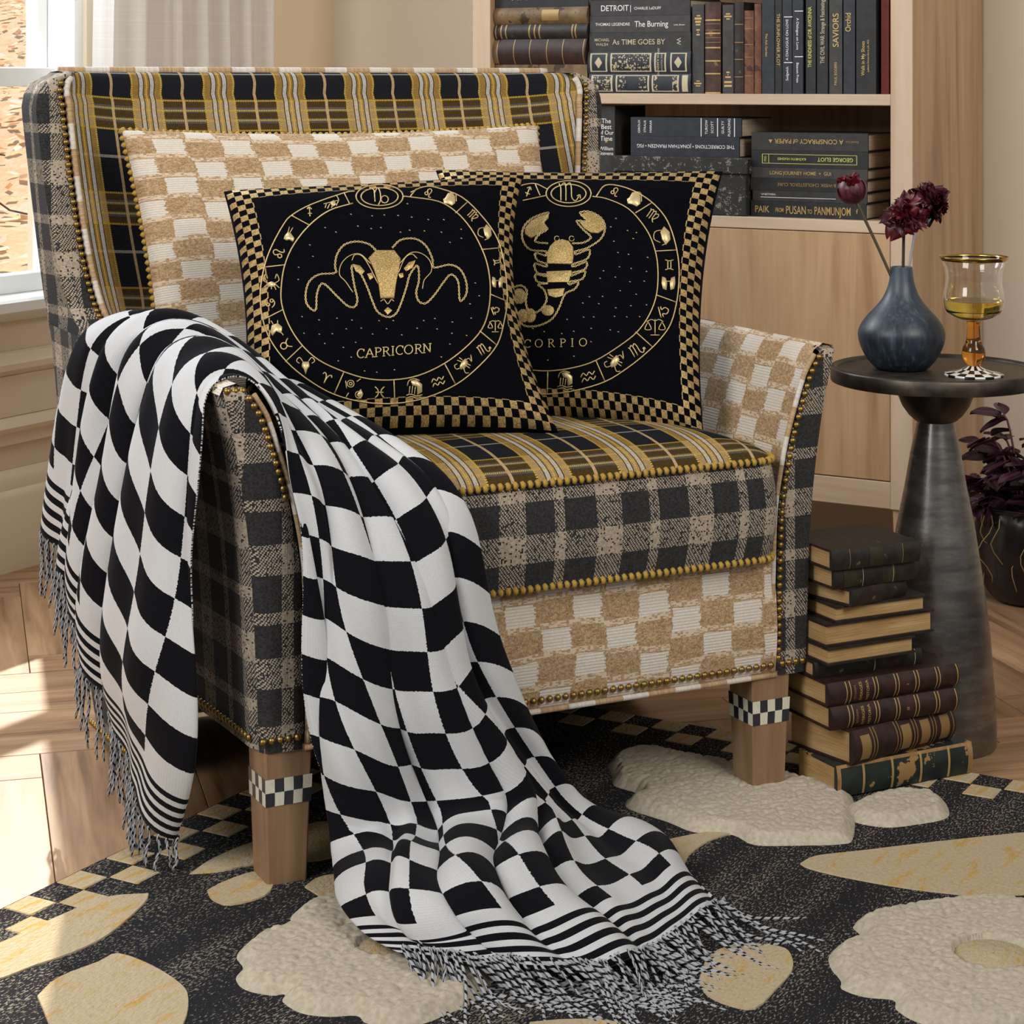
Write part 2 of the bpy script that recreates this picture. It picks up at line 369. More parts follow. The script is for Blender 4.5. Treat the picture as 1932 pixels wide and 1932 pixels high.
def gold_plaid(name, per=.128):
    m = Mat(name, (.01, .01, .013), .9, 0, .08); u, v = m.uv()
    n = m.noise(m.comb(u, v), 18, 1); fu = ((u+(n-.5)*.001)/per).frac(); fv = ((v+(n-.5)*.001)/(per*1.26)).frac()
    th = .0011; tu, tv = ((u/th).floor()+(v/th).floor()).mod2(), (v/.0026).frac().lt(.6)
    wv = m.white(m.comb((u/.0013).floor(), (v/.0013).floor()))
    navy, brown, gold, grey, tan, yel = (.009, .010, .014), (.075, .048, .017), (.30, .185, .052), (.47, .46, .44), (.46, .33, .18), (.58, .40, .07)
    def bands(f, hori):
        sc = .80 if hori else 1.0
        out = [(.06, .15, gold if not hori else brown), (.15, .215, grey if not hori else (.10, .10, .11)), (.215, .30, gold if not hori else brown), (.30, .365, grey if not hori else (.10, .10, .11)), (.365, .455, gold if not hori else brown)]
        return [(a*sc, b_*sc, c) for a, b_, c in out]
    col = None; dot = (u/.0030).frac().lt(.62); dotv = (v/.0030).frac().lt(.62)
    base = m.mix(wv, navy, (.014, .015, .020))
    h = base
    for a, b_, c in bands(fv, True): h = m.mix(fv.band(a, b_), h, m.mix(wv, c, tuple(x*.6 for x in c)))
    h = m.mix(fv.band(.735, .765), h, m.mix(wv, (.17, .17, .16), (.28, .26, .22)))
    vcol = base
    for a, b_, c in bands(fu, False): vcol = m.mix(fu.band(a, b_), vcol, m.mix(wv, c, tuple(x*.62 for x in c)))
    vcol = m.mix(fu.band(.735, .775), vcol, m.mix(wv, tan, (.28, .19, .10)))
    inV = (fu.band(.06, .455)+fu.band(.735, .775)).mn(1.0); inH = (fv.band(.048, .364)+fv.band(.735, .765)).mn(1.0)
    c = m.mix(inV, h, vcol)                                     # warp bands win
    both = inV*inH
    c = m.mix(both*.30, c, m.mix(wv, (.62, .50, .33), (.50, .38, .22)))
    for k in (.05, .46): c = m.mix((fu-k).abs().lt(.012)*dotv, c, yel)
    c = m.mix((fu-.2575).abs().lt(.010)*dotv, c, yel)
    for k in (.04, .152, .26, .368): c = m.mix((fv-k).abs().lt(.010)*dot, c, (.50, .34, .06))
    for k in (.15, .215, .30, .365): c = m.mix((fu-k).abs().lt(.006), c, (.02, .018, .012))
    m.set('Base Color', c); m.bump(wv, .25, .0006); return m.m
def tan_check(name, cw=.052, rh=.040, swap=False):
    m = Mat(name, (.5, .35, .2), .95, 0, .1); u, v = m.uv()
    if swap: u, v = v, u
    n = m.noise(m.comb(u, v), 9, 1); u1 = u+(n-.5)*.012; col = (u1/cw).floor()
    j = m.white(m.comb(col, 3.0)); v1 = v/rh+j*.55+(n-.5)*.35
    row = v1.floor(); par = (col+row).mod2()
    fu, fv = (u1/cw).frac(), v1.frac()
    jag = m.white(m.comb(col, (v/.0022).floor()))*.10
    isw = par*(fu.gt(.03+jag*.5))*(fu.lt(.98-jag))*fv.band(.10, .86)
    th = .0019; lines = m.white(m.comb((u/.0045).floor(), (v/th).floor())); fine = m.white(m.comb((u/th).floor(), (v/th).floor()))
    t = m.mix(fine*.6+lines*.5, (.58, .43, .275), (.27, .165, .075))
    t = m.mix((fv*2-1).abs().gt(.80)*lines.gt(.45), t, (.66, .55, .43))
    w = m.mix(fine, (.76, .72, .66), (.66, .61, .54))
    rib = ((v/.0042).frac()-.5).abs()
    w = m.mix(rib.lt(.13), w, (.58, .52, .45))
    m.set('Base Color', m.mix(isw, t, w)); m.bump(fine*.6+isw*(1-rib)*1.1, .55, .0013); m.set('Sheen Weight', .1); return m.m
M_GREY = weave_plaid('charcoal_plaid'); M_GOLD = gold_plaid('gold_tartan'); M_TAN = tan_check('tan_check')
m = Mat('cord_gold', (.3, .2, .04), .7); u, v = m.uv(); m.set('Base Color', m.mix((u/.0112).frac().lt(.66), (.035, .022, .012), (.40, .255, .04))); M_CORD = m.m
m = Mat('piping', (.6, .5, .4), .9); u, v = m.uv(); tt = m.white(m.comb((u/.0016).floor(), 0)); m.set('Base Color', m.mix((u/.085).frac().lt(.52), m.mix(tt, (.68, .64, .59), (.56, .51, .45)), m.mix(tt, (.50, .36, .22), (.36, .24, .13)))); m.bump(tt, .4, .0006); M_PIPE = m.m
m = Mat('brass_nail', (.20, .135, .038), .42, 1.0); g = m.noise(m.coord(), 300, 2); m.set('Base Color', m.ramp(g, [(.3, (.25, .165, .045)), (.7, (.40, .275, .09))])); M_NAIL = m.m
m = Mat('leg_wood', (.26, .16, .09), .45, 0.0, .4); o_ = m.coord(); g = m.noise(m.scale(o_, (60, 60, 4)), 1, 4, .6); m.set('Base Color', m.ramp(g, [(.35, (.235, .14, .075)), (.65, (.33, .21, .118))])); M_LEG = m.m
m = Mat('leg_checks', (.5, .5, .5), .3); u, v = m.uv(); par = (u.floor()+v.floor()).mod2(); st = m.noise(m.scale(m.comb(u, v), (14, 1.5, 1)), 1, 2)
m.set('Base Color', m.mix(par, m.mix(st, (.008, .008, .010), (.05, .055, .07)), m.ramp(st, [(.35, (.62, .62, .46)), (.5, (.76, .74, .60)), (.7, (.66, .69, .68))]))); M_LEGCK = m.m
# ================================================================== armchair: local a (right), b (back), h (up); origin at front left foot
ORG = Vector((-.312, 2.639, 0)); ANG = math.radians(26.7); CA = .41
chair = tag(empty('wing_armchair', ORG, ANG), 'wing armchair patched in charcoal plaid, gold tartan and tan check with brass nailheads', 'armchair')
def chairW(a, b, h): return ORG+Vector((math.cos(ANG)*a-math.sin(ANG)*b, math.sin(ANG)*a+math.cos(ANG)*b, h))
AO = spl([0, .18, .4, .55, .645, .8, 1.05], [.416, .424, .434, .452, .472, .497, .521])
AOR = spl([0, .14, .4, .62, .8, 1.05], [.436, .452, .477, .489, .503, .523])
def AOB(h, B): t = min(1, max(0, B/.72)); t = t*t*(3-2*t); return AO(h)*(1-t)+AOR(h)*t
AI = spl([.18, .4, .5, .58, .645], [.362, .367, .383, .407, .432])
BWG = spl([.59, .63, .645, .68, .72, .8, .85, .9, 1.0, 1.05], [.42, .58, .655, .715, .735, .752, .760, .766, .776, .785])
BR = lambda h: .745+.15*h/1.05
BB = spl([.42, .65, .85, 1.02], [.69, .775, .81, .838])
TOP, ARM = 1.052, .645
rin = lambda h: 0 if h < .985 else .058*(1-math.sqrt(max(0, 1-((h-.985)/.0671)**2)))
HEM = spl([0, .28, .40, .50, .58, .80], [.181, .181, .14, .03, .010, .006])
def lin(a, b, n): return [a+(b-a)*i/(n-1) for i in range(n)]
for sg in (-1, 1):
    X = lambda w: CA+sg*w
    # outer side below the arm
    b = MB(); pts = []; uv = []
    for bb in lin(0, 1, 40):
        col = []; cu = []
        for t in lin(0, 1, 22):
            h0 = HEM(bb*.8); h = h0+(ARM+.003-h0)*t; br = BR(h); B = .008+(br-.008)*bb
            w = AOB(h, B)-.016*max(0, (bb-.93)/.07)**2-.010*max(0, (.03-bb)/.03)**2
            col.append((X(w), B, h)); cu.append((B, h))
        pts.append(col); uv.append(cu)
    b.grid(pts, uv, flip=sg > 0)
    pts = []; uv = []
    for bb in lin(0, 1, 14):                          # wing side above the arm
        col = []; cu = []
        for t in lin(0, 1, 24):
            h = ARM-.02+(TOP-ARM+.02)*t; b0 = BWG(h)+.008; B = b0+(BR(h)-b0)*bb
            w = AO(h)*(1-bb)+AOR(h)*bb-rin(h)-.016*max(0, (bb-.85)/.15)**2
            col.append((X(w), B, h)); cu.append((B, h))
        pts.append(col); uv.append(cu)
    b.grid(pts, uv, flip=sg > 0)
    b.build('outer_side', M_GREY, chair)
    # arm front panel
    b = MB(); pts = []; uv = []
    for t in lin(0, 1, 26):
        h = .181+(ARM-.181)*t; wi, wo = AI(h), AO(h); 
        if h > .615: wi += (h-.615)*.25; 
        row = []; ru = []
        for s in lin(0, 1, 9):
            w = wi+(wo-.004-wi)*s; bb = -.008+.012*max(0, (s-.82)/.18)**2+.004*max(0, (.1-s)/.1)
            hh = h-.010*max(0, abs(s-.5)*2-.5)**2*(1 if t > .97 else 0)
            row.append((X(w), bb, hh)); ru.append((w*.96+.012, h+.03))
        pts.append(row); uv.append(ru)
    last = pts[-1]; pts.append([(x, .012, h+.006) for x, bb, h in last]); uv.append([(p[0], p[1]+.02) for p in uv[-1]])
    b.grid(pts, uv, flip=sg > 0); b.build('arm_front_panel', M_GREY, chair)
    # inner arm and arm top
    b = MB(); pts = []; uv = []
    for bb in lin(.004, .74, 30):
        row = []; ru = []; L = 0; prev = None
        prof = [(AI(h), h) for h in lin(.33, .628, 16)]+[(AI(.628)+.010, .645), (AI(.628)+.022, .652), (AO(.63)-.018, .654), (AO(.64)-.003, .650), (AO(ARM)+.001, .640)]
        for w, h in prof:
            if prev: L += math.hypot(w-prev[0], h-prev[1])
            prev = (w, h); row.append((X(w), bb, h)); ru.append((bb+.02, L*1.0+.01))
        pts.append(row); uv.append(ru)
    b.grid(pts, uv, flip=sg < 0); b.build('inner_arm', M_TAN, chair)
    # wing front strip
    b = MB(); pts = []; uv = []
    for t in lin(0, 1, 40):
        h = ARM-.03+(TOP-ARM+.03)*t; wo = AO(h)-rin(h); wi = wo-.042*(1-max(0, (h-1.0)/.052)*.55); bw = BWG(h)
        row = []; ru = []
        for s in lin(0, 1, 9):
            w = wi+(wo-wi)*s; bb = bw-.006+.014*max(0, (s-.7)/.3)**2+.006*max(0, (.2-s)/.2)
            row.append((X(w), bb, h)); ru.append((w*1.0-.02, h))
        pts.append(row); uv.append(ru)
    last = pts[-1]; pts.append([(x, B+.05, h+.002) for x, B, h in last]); uv.append(uv[-1]); pts.append([(x, BR(TOP)-.004, h) for x, B, h in last]); uv.append(uv[-1])
    b.grid(pts, uv, flip=sg > 0); b.build('wing_front_strip', M_GREY, chair)
    # piping next to the nailheads
    b = MB(); path = []
    for t in lin(0, 1, 60):
        h = ARM+.012+(TOP-ARM-.020)*t; wo = AO(h)-rin(h); wi = wo-.042*(1-max(0, (h-1.0)/.052)*.55); path.append((X(wi-.009), BWG(h)-.001, h))
    b.tube(path, .0055, 8); b.build('piping', M_PIPE, chair)
    b = MB(); path = [(X(AI(h)-.006+max(0, h-.615)*.25), -.004, h) for h in lin(.185, .640, 50)]
    b.tube(path, .0038, 8); b.build('piping', M_PIPE, chair)
# inside of back and wings, rolled over the top edge
b = MB(); pts = []; uv = []
def innerrow(h, roll=None):
    row = []; ru = []; L = 0; prev = None
    hw = AO(h)-rin(h)-.042*(1-max(0, (h-1.0)/.052)*.55)-.006; bw = BWG(h); bk = max(BB(h), bw+.02)
    for i in range(81):
        t = -1+2*i/80; x = CA+hw*t; B = bk-(bk-bw)*abs(t)**5
        hh = h
        if roll is not None: a, = roll,; B = B+.026*(1-math.cos(a)); hh = h+.022*math.sin(a)
        if prev: L += math.hypot(x-prev[0], B-prev[1])
        prev = (x, B); row.append((x, B, hh)); ru.append((L+.003, hh+B*.3-.066))
    return row, ru
for h in lin(.42, 1.03, 44):
    r, q = innerrow(h); pts.append(r); uv.append(q)
for a in (.3, .6, .9, 1.2, 1.5):
    r, q = innerrow(1.03, a); pts.append(r); uv.append([(p[0], p[1]+.012*a) for p in q])
r = [(x, BR(TOP)-.012, TOP) for x, B, h in pts[-1]]; pts.append(r); uv.append([(p[0], p[1]+.03) for p in uv[-1]])
b.grid(pts, uv); b.build('inner_back', M_GOLD, chair)
b = MB(); hwt = AO(TOP)-rin(TOP)-.012; b.tube([(CA+hwt*t, BR(TOP)-.012, TOP+.003) for t in lin(-1, 1, 60)], .0062, 8); b.build('piping', M_PIPE, chair)
# outside back
b = MB(); pts = []; uv = []
for h in lin(.006, TOP, 30):
    w = AOR(h)-rin(h)-.014
    pts.append([(CA+w*t, BR(h)+.002*(1-t*t), h) for t in lin(-1, 1, 16)]); uv.append([(w*t, h) for t in lin(-1, 1, 16)])
b.grid(pts, uv, flip=True); b.build('outer_back', M_GREY, chair)
# front apron, seat deck
b = MB(); pts = []; uv = []
for t in lin(0, 1, 16):
    h = .181+.19*t; bb = -.004-.006*math.sin(min(1, t*1.4)*math.pi)+.05*max(0, (t-.86)/.14)**2
    pts.append([(x, bb, h) for x in lin(CA-.362, CA+.362, 30)]); uv.append([(x+.03, h+.015) for x in lin(CA-.362, CA+.362, 30)])
pts.append([(x, .6, .372) for x in lin(CA-.362, CA+.362, 30)]); uv.append([(x+.03, .9) for x in lin(CA-.362, CA+.362, 30)])
pts.insert(0, [(x, .05, .182) for x in lin(CA-.362, CA+.362, 30)]); uv.insert(0, [(x+.03, .15) for x in lin(CA-.362, CA+.362, 30)])
b.grid(pts, uv); b.build('apron', M_TAN, chair)
b = MB(); b.tube([(x, -.006, .182) for x in lin(CA-.362, CA+.362, 30)], .004, 8); b.build('piping', M_PIPE, chair)
b = MB(); b.box(-.005, .825, .02, .73, .186, .20); b.build('base_board', plain('dust_cover', (.02, .018, .016), .9), chair, smooth=False)
# seat cushion
def rrect(x0, x1, y0, y1, r, n=8, m=14):
    out = []
    for cx, cy, a0 in ((x1-r, y0+r, -90), (x1-r, y1-r, 0), (x0+r, y1-r, 90), (x0+r, y0+r, 180)):
        for k in range(n+1):
            a = math.radians(a0+90*k/n); out.append((cx+r*math.cos(a), cy+r*math.sin(a)))
        nx, ny = {-90: (x1, y1-r), 0: (x0+r, y1), 90: (x0, y0+r), 180: (x1-r, y0)}[a0]; px_, py_ = out[-1]
        for k in range(1, m): out.append((px_+(nx-px_)*k/m, py_+(ny-py_)*k/m))
    return out
RC = rrect(.052, .768, -.022, .655, .035); H0, H1 = .354, .495
b = MB(); pts = []; uv = []; L = [0]
for i in range(1, len(RC)+1): L.append(L[-1]+math.dist(RC[i-1], RC[i % len(RC)]))
cxy = (CA, .31)
def off(p, d):
    vx, vy = p[0]-cxy[0], p[1]-cxy[1]; l = math.hypot(vx, vy); return (p[0]+vx/l*d, p[1]+vy/l*d)
for t in lin(0, 1, 9):
    bul = .010*math.sin(math.pi*t); pts.append([off(p, bul)+(H0+(H1-H0)*t,) for p in RC+RC[:1]]); uv.append([(L[i]+.013, (H1-H0)*t+.112) for i in range(len(RC)+1)])
b.grid(pts, uv); b.build('cushion_boxing', M_GREY, chair)
for nm, hz, sgn in (('cushion_top', H1, 1), ('cushion_bottom', H0, -1)):
    b = MB(); pts = []; uv = []
    for s in [1, .99, .97, .94, .9, .85, .78, .7, .6, .5, .38, .25, .12, .0]:
        z = hz+sgn*(.040 if sgn > 0 else .016)*(1-s**5)**.62
        q = [(cxy[0]+(p[0]-cxy[0])*s, cxy[1]+(p[1]-cxy[1])*s) for p in RC+RC[:1]]
        pts.append([p+(z,) for p in q]); uv.append([(p[0]+.012, p[1]+.03) for p in q])
    b.grid(pts, uv, flip=sgn < 0); b.build(nm, M_GOLD, chair)
    b = MB(); loop = []
    for i in range(len(RC)):
        loop.append(off(RC[i], .002)+(hz,))
    # beaded cord: radius swells every 8.5 mm
    dense = []; 
    for i in range(len(loop)):
        p, q = Vector(loop[i]), Vector(loop[(i+1) % len(loop)]); k = max(1, int((q-p).length/.0017))
        dense += [p+(q-p)*j/k for j in range(k)]
    Ls = 0; rr = []
    for i, p in enumerate(dense):
        if i: Ls += (p-dense[i-1]).length
        rr.append(.0042+.0020*math.cos(2*math.pi*(Ls/.0112-.33)))
    b.tube(dense, rr, 8, closed=True); b.build('welt_cord', M_CORD, chair)
# legs
for a0 in (0.0, .738):
    b = MB(); rows = []
    for h, w in ((0, .0535), (.187, .065)):
        x0 = a0-(w-.0535)*.5; y0 = -(w-.0535)*.5; c = .0025
        rows.append([(x0+c, y0, h), (x0+w-c, y0, h), (x0+w, y0+c, h), (x0+w, y0+w-c, h), (x0+w-c, y0+w, h), (x0+c, y0+w, h), (x0, y0+w-c, h), (x0, y0+c, h)])
    b.grid(rows, closed_v=True, flip=False); b.poly(rows[0][::-1]); b.poly(rows[1]); leg = b.build('leg', M_LEG, chair, smooth=False)
    b = MB(); rows = []; uvr = []
    for k, h in enumerate((.112, .147)):
        w = .0535+.0115*h/.187+.0016; x0 = a0-(w-.0535)*.5; y0 = -(w-.0535)*.5
        rows.append([(x0, y0, h), (x0+w, y0, h), (x0+w, y0+w, h), (x0, y0+w, h), (x0, y0, h)]); uvr.append([(5*i, 2*k*.999+.0005) for i in range(5)])
    b.grid(rows, uvr); b.build('checker_band', M_LEGCK, leg, smooth=False)
for a0 in (.02, .74):
    b = MB(); b.box(a0, a0+.05, .66, .71, 0, .19, ch=.002); b.build('leg', M_LEG, chair, smooth=False)
# brass nailheads
b = MB(); rows = []
for i in range(6):
    th = math.pi/2*i/5; rows.append([(.0050*math.cos(th)*math.cos(2*math.pi*k/12), -.0044*math.sin(th), .0050*math.cos(th)*math.sin(2*math.pi*k/12)) for k in range(12)])
b.grid(rows, closed_v=True, flip=True); NAIL = b.build('nail', M_NAIL, mesh_only=True)
def nails(path, step=.0116, rz=0.0, rx=0.0):
    path = [Vector(p) for p in path]; acc = 0; want = step*.5
    for i in range(1, len(path)):
        d = (path[i]-path[i-1]).length
        while acc+d >= want:
            p = path[i-1].lerp(path[i], (want-acc)/d); link('nail', NAIL, chair, p, (rx, 0, rz)); want += step
        acc += d
for sg in (-1, 1):
    X = lambda w: CA+sg*w
    def wing_in(h): wo = AO(h)-rin(h); return wo-.042*(1-max(0, (h-1.0)/.052)*.55)
    nails([(X(wing_in(h)+.003), BWG(h)-.0055, h) for h in lin(ARM-.01 if sg < 0 else .80, TOP-.012, 60)], .0120)
    nails([(X(AI(h)+.004+max(0, h-.615)*.25), -.0065, h) for h in lin(.2, .640, 60)] if sg > 0 else [(X(AI(h)+.004+max(0, h-.615)*.25), -.0065, h) for h in lin(.50, .640, 60)])
    if sg < 0: nails([(X(AI(.64)+.010), -.004, .645), (X(AO(.64)-.004), -.004, .646)], .0100)
    nails([(X(AI(.196)+.004), -.0075, .197), (X(AO(.196)-.002), -.0075, .197)], .0116)
nails([(x, -.0085, .1975) for x in lin(CA-.20, CA+.357, 20)], .0124)
nails([(CA-AOB(HEM(t)+.014, t)-.001, t, HEM(t)+.014) for t in lin(.02, .74, 60)], .0124, rz=-math.pi/2)
# ================================================================== pillows
m = Mat('black_velvet', (.003, .003, .004), .95, 0, .03); u, v = m.uv()      # u, v in metres from the pillow centre edges: see pillow()
du, dv = .5-(u-.5).abs(), .5-(v-.5).abs()                                   # distance to the edge in units of the side
N_ = 41.0
ru, rv = (du*N_-.15), (dv*N_-.10)
cu, cv = (u*N_).floor(), (v*N_).floor()
par = (cu+cv).mod2()
bord = (ru.lt(3.0)*ru.gt(0.0)+rv.lt(3.0)*rv.gt(0.0)).mn(1.0)*ru.gt(0.0).mx(0)*rv.gt(0.0)
thr = m.white(m.comb((u*330).floor(), (v*330).floor()))
isg = par*bord
gold = m.mix(thr, (.26, .17, .06), (.62, .46, .22))
m.set('Base Color', m.mix(isg, m.mix(m.noise(m.comb(u, v), 40, 2), (.002, .002, .003), (.004, .004, .007)), gold)); m.set('Metallic', isg*.45); m.set('Roughness', m.op if False else (1-isg)*.45+.45)
m.set('Sheen Weight', (1-isg)*.035); m.set('Sheen Roughness', .35); m.b.inputs['Sheen Tint'].default_value = (.25, .35, .6, 1); m.bump(thr, .35, .0008); M_VEL = m.m
m = Mat('gold_thread', (.60, .46, .22), .45, .55); u, v = m.uv(); g = (u/.0022).frac(); m.set('Base Color', m.mix(g, (.70, .56, .30), (.42, .30, .12))); M_THREAD = m.m
m = Mat('gold_stitch_fill', (.48, .34, .13), .42, .6); o_ = m.coord(); g = m.noise(m.scale(o_, (900, 900, 300)), 1, 2); m.set('Base Color', m.ramp(g, [(.3, (.25, .16, .045)), (.55, (.50, .36, .14)), (.75, (.80, .66, .36))])); m.bump(g, .6, .001); M_FILL = m.m
class Pillow:
    def __init__(s, name, TL, TR, BR_, BL, thick, inset, mat, label, n=44, uvm=None, back=.6, puff=.5, iv=.6, ins2=0.0):
        s.c = [np.array(P(*q)) for q in (TL, TR, BR_, BL)]; s.T = thick; s.ins = inset; s.puff = puff; s.iv = iv; s.ins2 = ins2
        ctr = sum(s.c)/4; nrm = np.cross(s.c[1]-s.c[0], s.c[3]-s.c[0]); nrm /= np.linalg.norm(nrm)
        if nrm[1] > 0: nrm = -nrm
        s.n = nrm; s.back = back
        base = Vector((ctr[0], ctr[1], min(q[2] for q in s.c)))
        s.root = tag(empty(name, base), label, 'pillow'); s.base = np.array(base)
        W = (np.linalg.norm(s.c[1]-s.c[0])+np.linalg.norm(s.c[2]-s.c[3]))/2; H = (np.linalg.norm(s.c[3]-s.c[0])+np.linalg.norm(s.c[2]-s.c[1]))/2; s.W, s.H = W, H
        g = [math.sin(math.pi/2*(-1+2*i/(n-1))) for i in range(n)]
        for nm, side in (('front_cover', 1), ('back_cover', -1)):
            b = MB(); pts = [[s.pos(u, v, side)-s.base for u in g] for v in g]
            f = uvm or (lambda u, v: ((u+1)/2, (v+1)/2))
            b.grid(pts, [[f(u, v) for u in g] for v in g], flip=side < 0); b.build(nm, mat, s.root)
    def pos(s, u, v, side=1, lift=0.0):
        tl, tr, br, bl = s.c
        uu = u*(1-s.ins*(1-v*v))-s.ins2*max(0, u)**2*(1-v*v); vv = v*(1-s.ins*s.iv*(1-u*u))
        a, b_ = (uu+1)/2, (vv+1)/2
        p = (tl*(1-a)+tr*a)*b_+(bl*(1-a)+br*a)*(1-b_)
        k = max(0, (1-u*u)*(1-v*v))**s.puff
        return p+s.n*(s.T*k*(1 if side > 0 else -s.back)+lift)
    def uv_of(s, px, py):
        u = v = 0.0
        def pr(u, v):
            q = s.pos(u, v); return np.array((CX+F*q[0]/q[1], HY+F*(CH-q[2])/q[1]))
        for _ in range(25):
            q = pr(u, v); e = np.array((px, py))-q
            J = np.column_stack([(pr(u+.002, v)-q)/.002, (pr(u, v+.002)-q)/.002])
            try: d = np.linalg.solve(J, e)
            except Exception: break
            d = np.clip(d, -.25, .25); u = min(.97, max(-.97, u+d[0])); v = min(.97, max(-.97, v+d[1]))
            if np.abs(e).max() < .05: break
        return u, v
    def at(s, px, py, lift=.001): u, v = s.uv_of(px, py); return s.pos(u, v, 1, lift)-s.base
    def stroke(s, b, pts, r=.0011, n=5, closed=False, dense=None):
        q = crom(pts, dense or 4) if len(pts) > 2 else [np.array(pts[0])+(np.array(pts[1])-np.array(pts[0]))*t for t in (0, .25, .5, .75, 1)]
        b.tube([s.at(x, y) for x, y in q], r, n)
    def chain(s, b, pts, r=.0008, w=3.0):                     # two strands crossing each other like chain stitch
        q = crom(pts, 10); L = 0; A = []; B = []
        for i, p in enumerate(q):
            if i: L += math.dist(p, q[i-1])
            t = q[min(i+1, len(q)-1)]-q[max(i-1, 0)]; l = np.linalg.norm(t) or 1; nn = np.array((-t[1], t[0]))/l*w*.5
            k = math.sin(L/7.0*math.pi); A.append(p+nn*k); B.append(p-nn*k)
        for c in (A, B): b.tube([s.at(x, y) for x, y in c], r, 4)
    def fill(s, b, poly, lift=.0012):
        c = np.mean(np.array(poly, float), axis=0); k = len(b.v); n = len(poly)
        b.v.append(tuple(s.at(c[0], c[1], lift+.001)))
        for x, y in poly: b.v.append(tuple(s.at(x, y, lift)))
        for x, y in poly:
            z = c+(np.array((x, y))-c)*1.06; b.v.append(tuple(s.at(z[0], z[1], -.0005)))
        for i in range(n):
            j = (i+1) % n; b.face([k, k+1+j, k+1+i]); b.face([k+1+i, k+1+j, k+1+n+j, k+1+n+i])
    def text(s, b, ch, px, py, hpx, slope=0.0, lift=.0008, wscale=1.0):
        me = text_mesh(ch)
        k = len(b.v)
        for x, y in me[0]:
            X, Y = px+x*hpx*1.42*wscale, py-y*hpx*1.42+x*hpx*slope; b.v.append(tuple(s.at(X, Y, lift)))
        for f in me[1]: b.face([k+i for i in f])
_tc = {}
def text_mesh(body, align='CENTER', bold=0.0):
    key = (body, align, bold)
    if key in _tc: return _tc[key]
    c = bpy.data.curves.new('t', 'FONT'); c.body = body; c.align_x = align; c.size = 1.0; c.resolution_u = 3; c.offset = bold
    o = bpy.data.objects.new('t', c); COL.objects.link(o); dg = bpy.context.evaluated_depsgraph_get(); dg.update()
    me = bpy.data.meshes.new_from_object(o.evaluated_get(dg)); r = ([(v.co.x, v.co.y) for v in me.vertices], [tuple(p.vertices) for p in me.polygons])
    bpy.data.meshes.remove(me); bpy.data.objects.remove(o); bpy.data.curves.remove(c); _tc[key] = r; return r
# tan check back pillow with gold cord
bp = Pillow('back_pillow', (228, 246, 3.27), (1012, 236, 3.62), (1066, 715, 3.517), (306, 772, 3.197), .085, .035, M_TAN, 'large tan and white check back pillow edged with gold cord', uvm=lambda u, v: ((u+1)*.355+.02, (v+1)*.26+.006), puff=.33, iv=1.7)
b = MB(); per = [(u, 1.0) for u in np.linspace(-1, 1, 60)]+[(1.0, v) for v in np.linspace(1, -1, 40)][1:]+[(u, -1.0) for u in np.linspace(1, -1, 60)][1:]+[(-1.0, v) for v in np.linspace(-1, 1, 40)][1:-1]
loop = [Vector(bp.pos(u, v)-bp.base) for u, v in per]; dense = []
for i in range(len(loop)):
    p, q = loop[i], loop[(i+1) % len(loop)]; k = max(1, int((q-p).length/.0019)); dense += [p+(q-p)*j/k for j in range(k)]
Ls = 0; rr = []
for i, p in enumerate(dense):
    if i: Ls += (p-dense[i-1]).length
    rr.append(.0042+.0020*math.cos(2*math.pi*(Ls/.0112-.33)))
b.tube(dense, rr, 8, closed=True); b.build('welt_cord', M_CORD, bp.root)
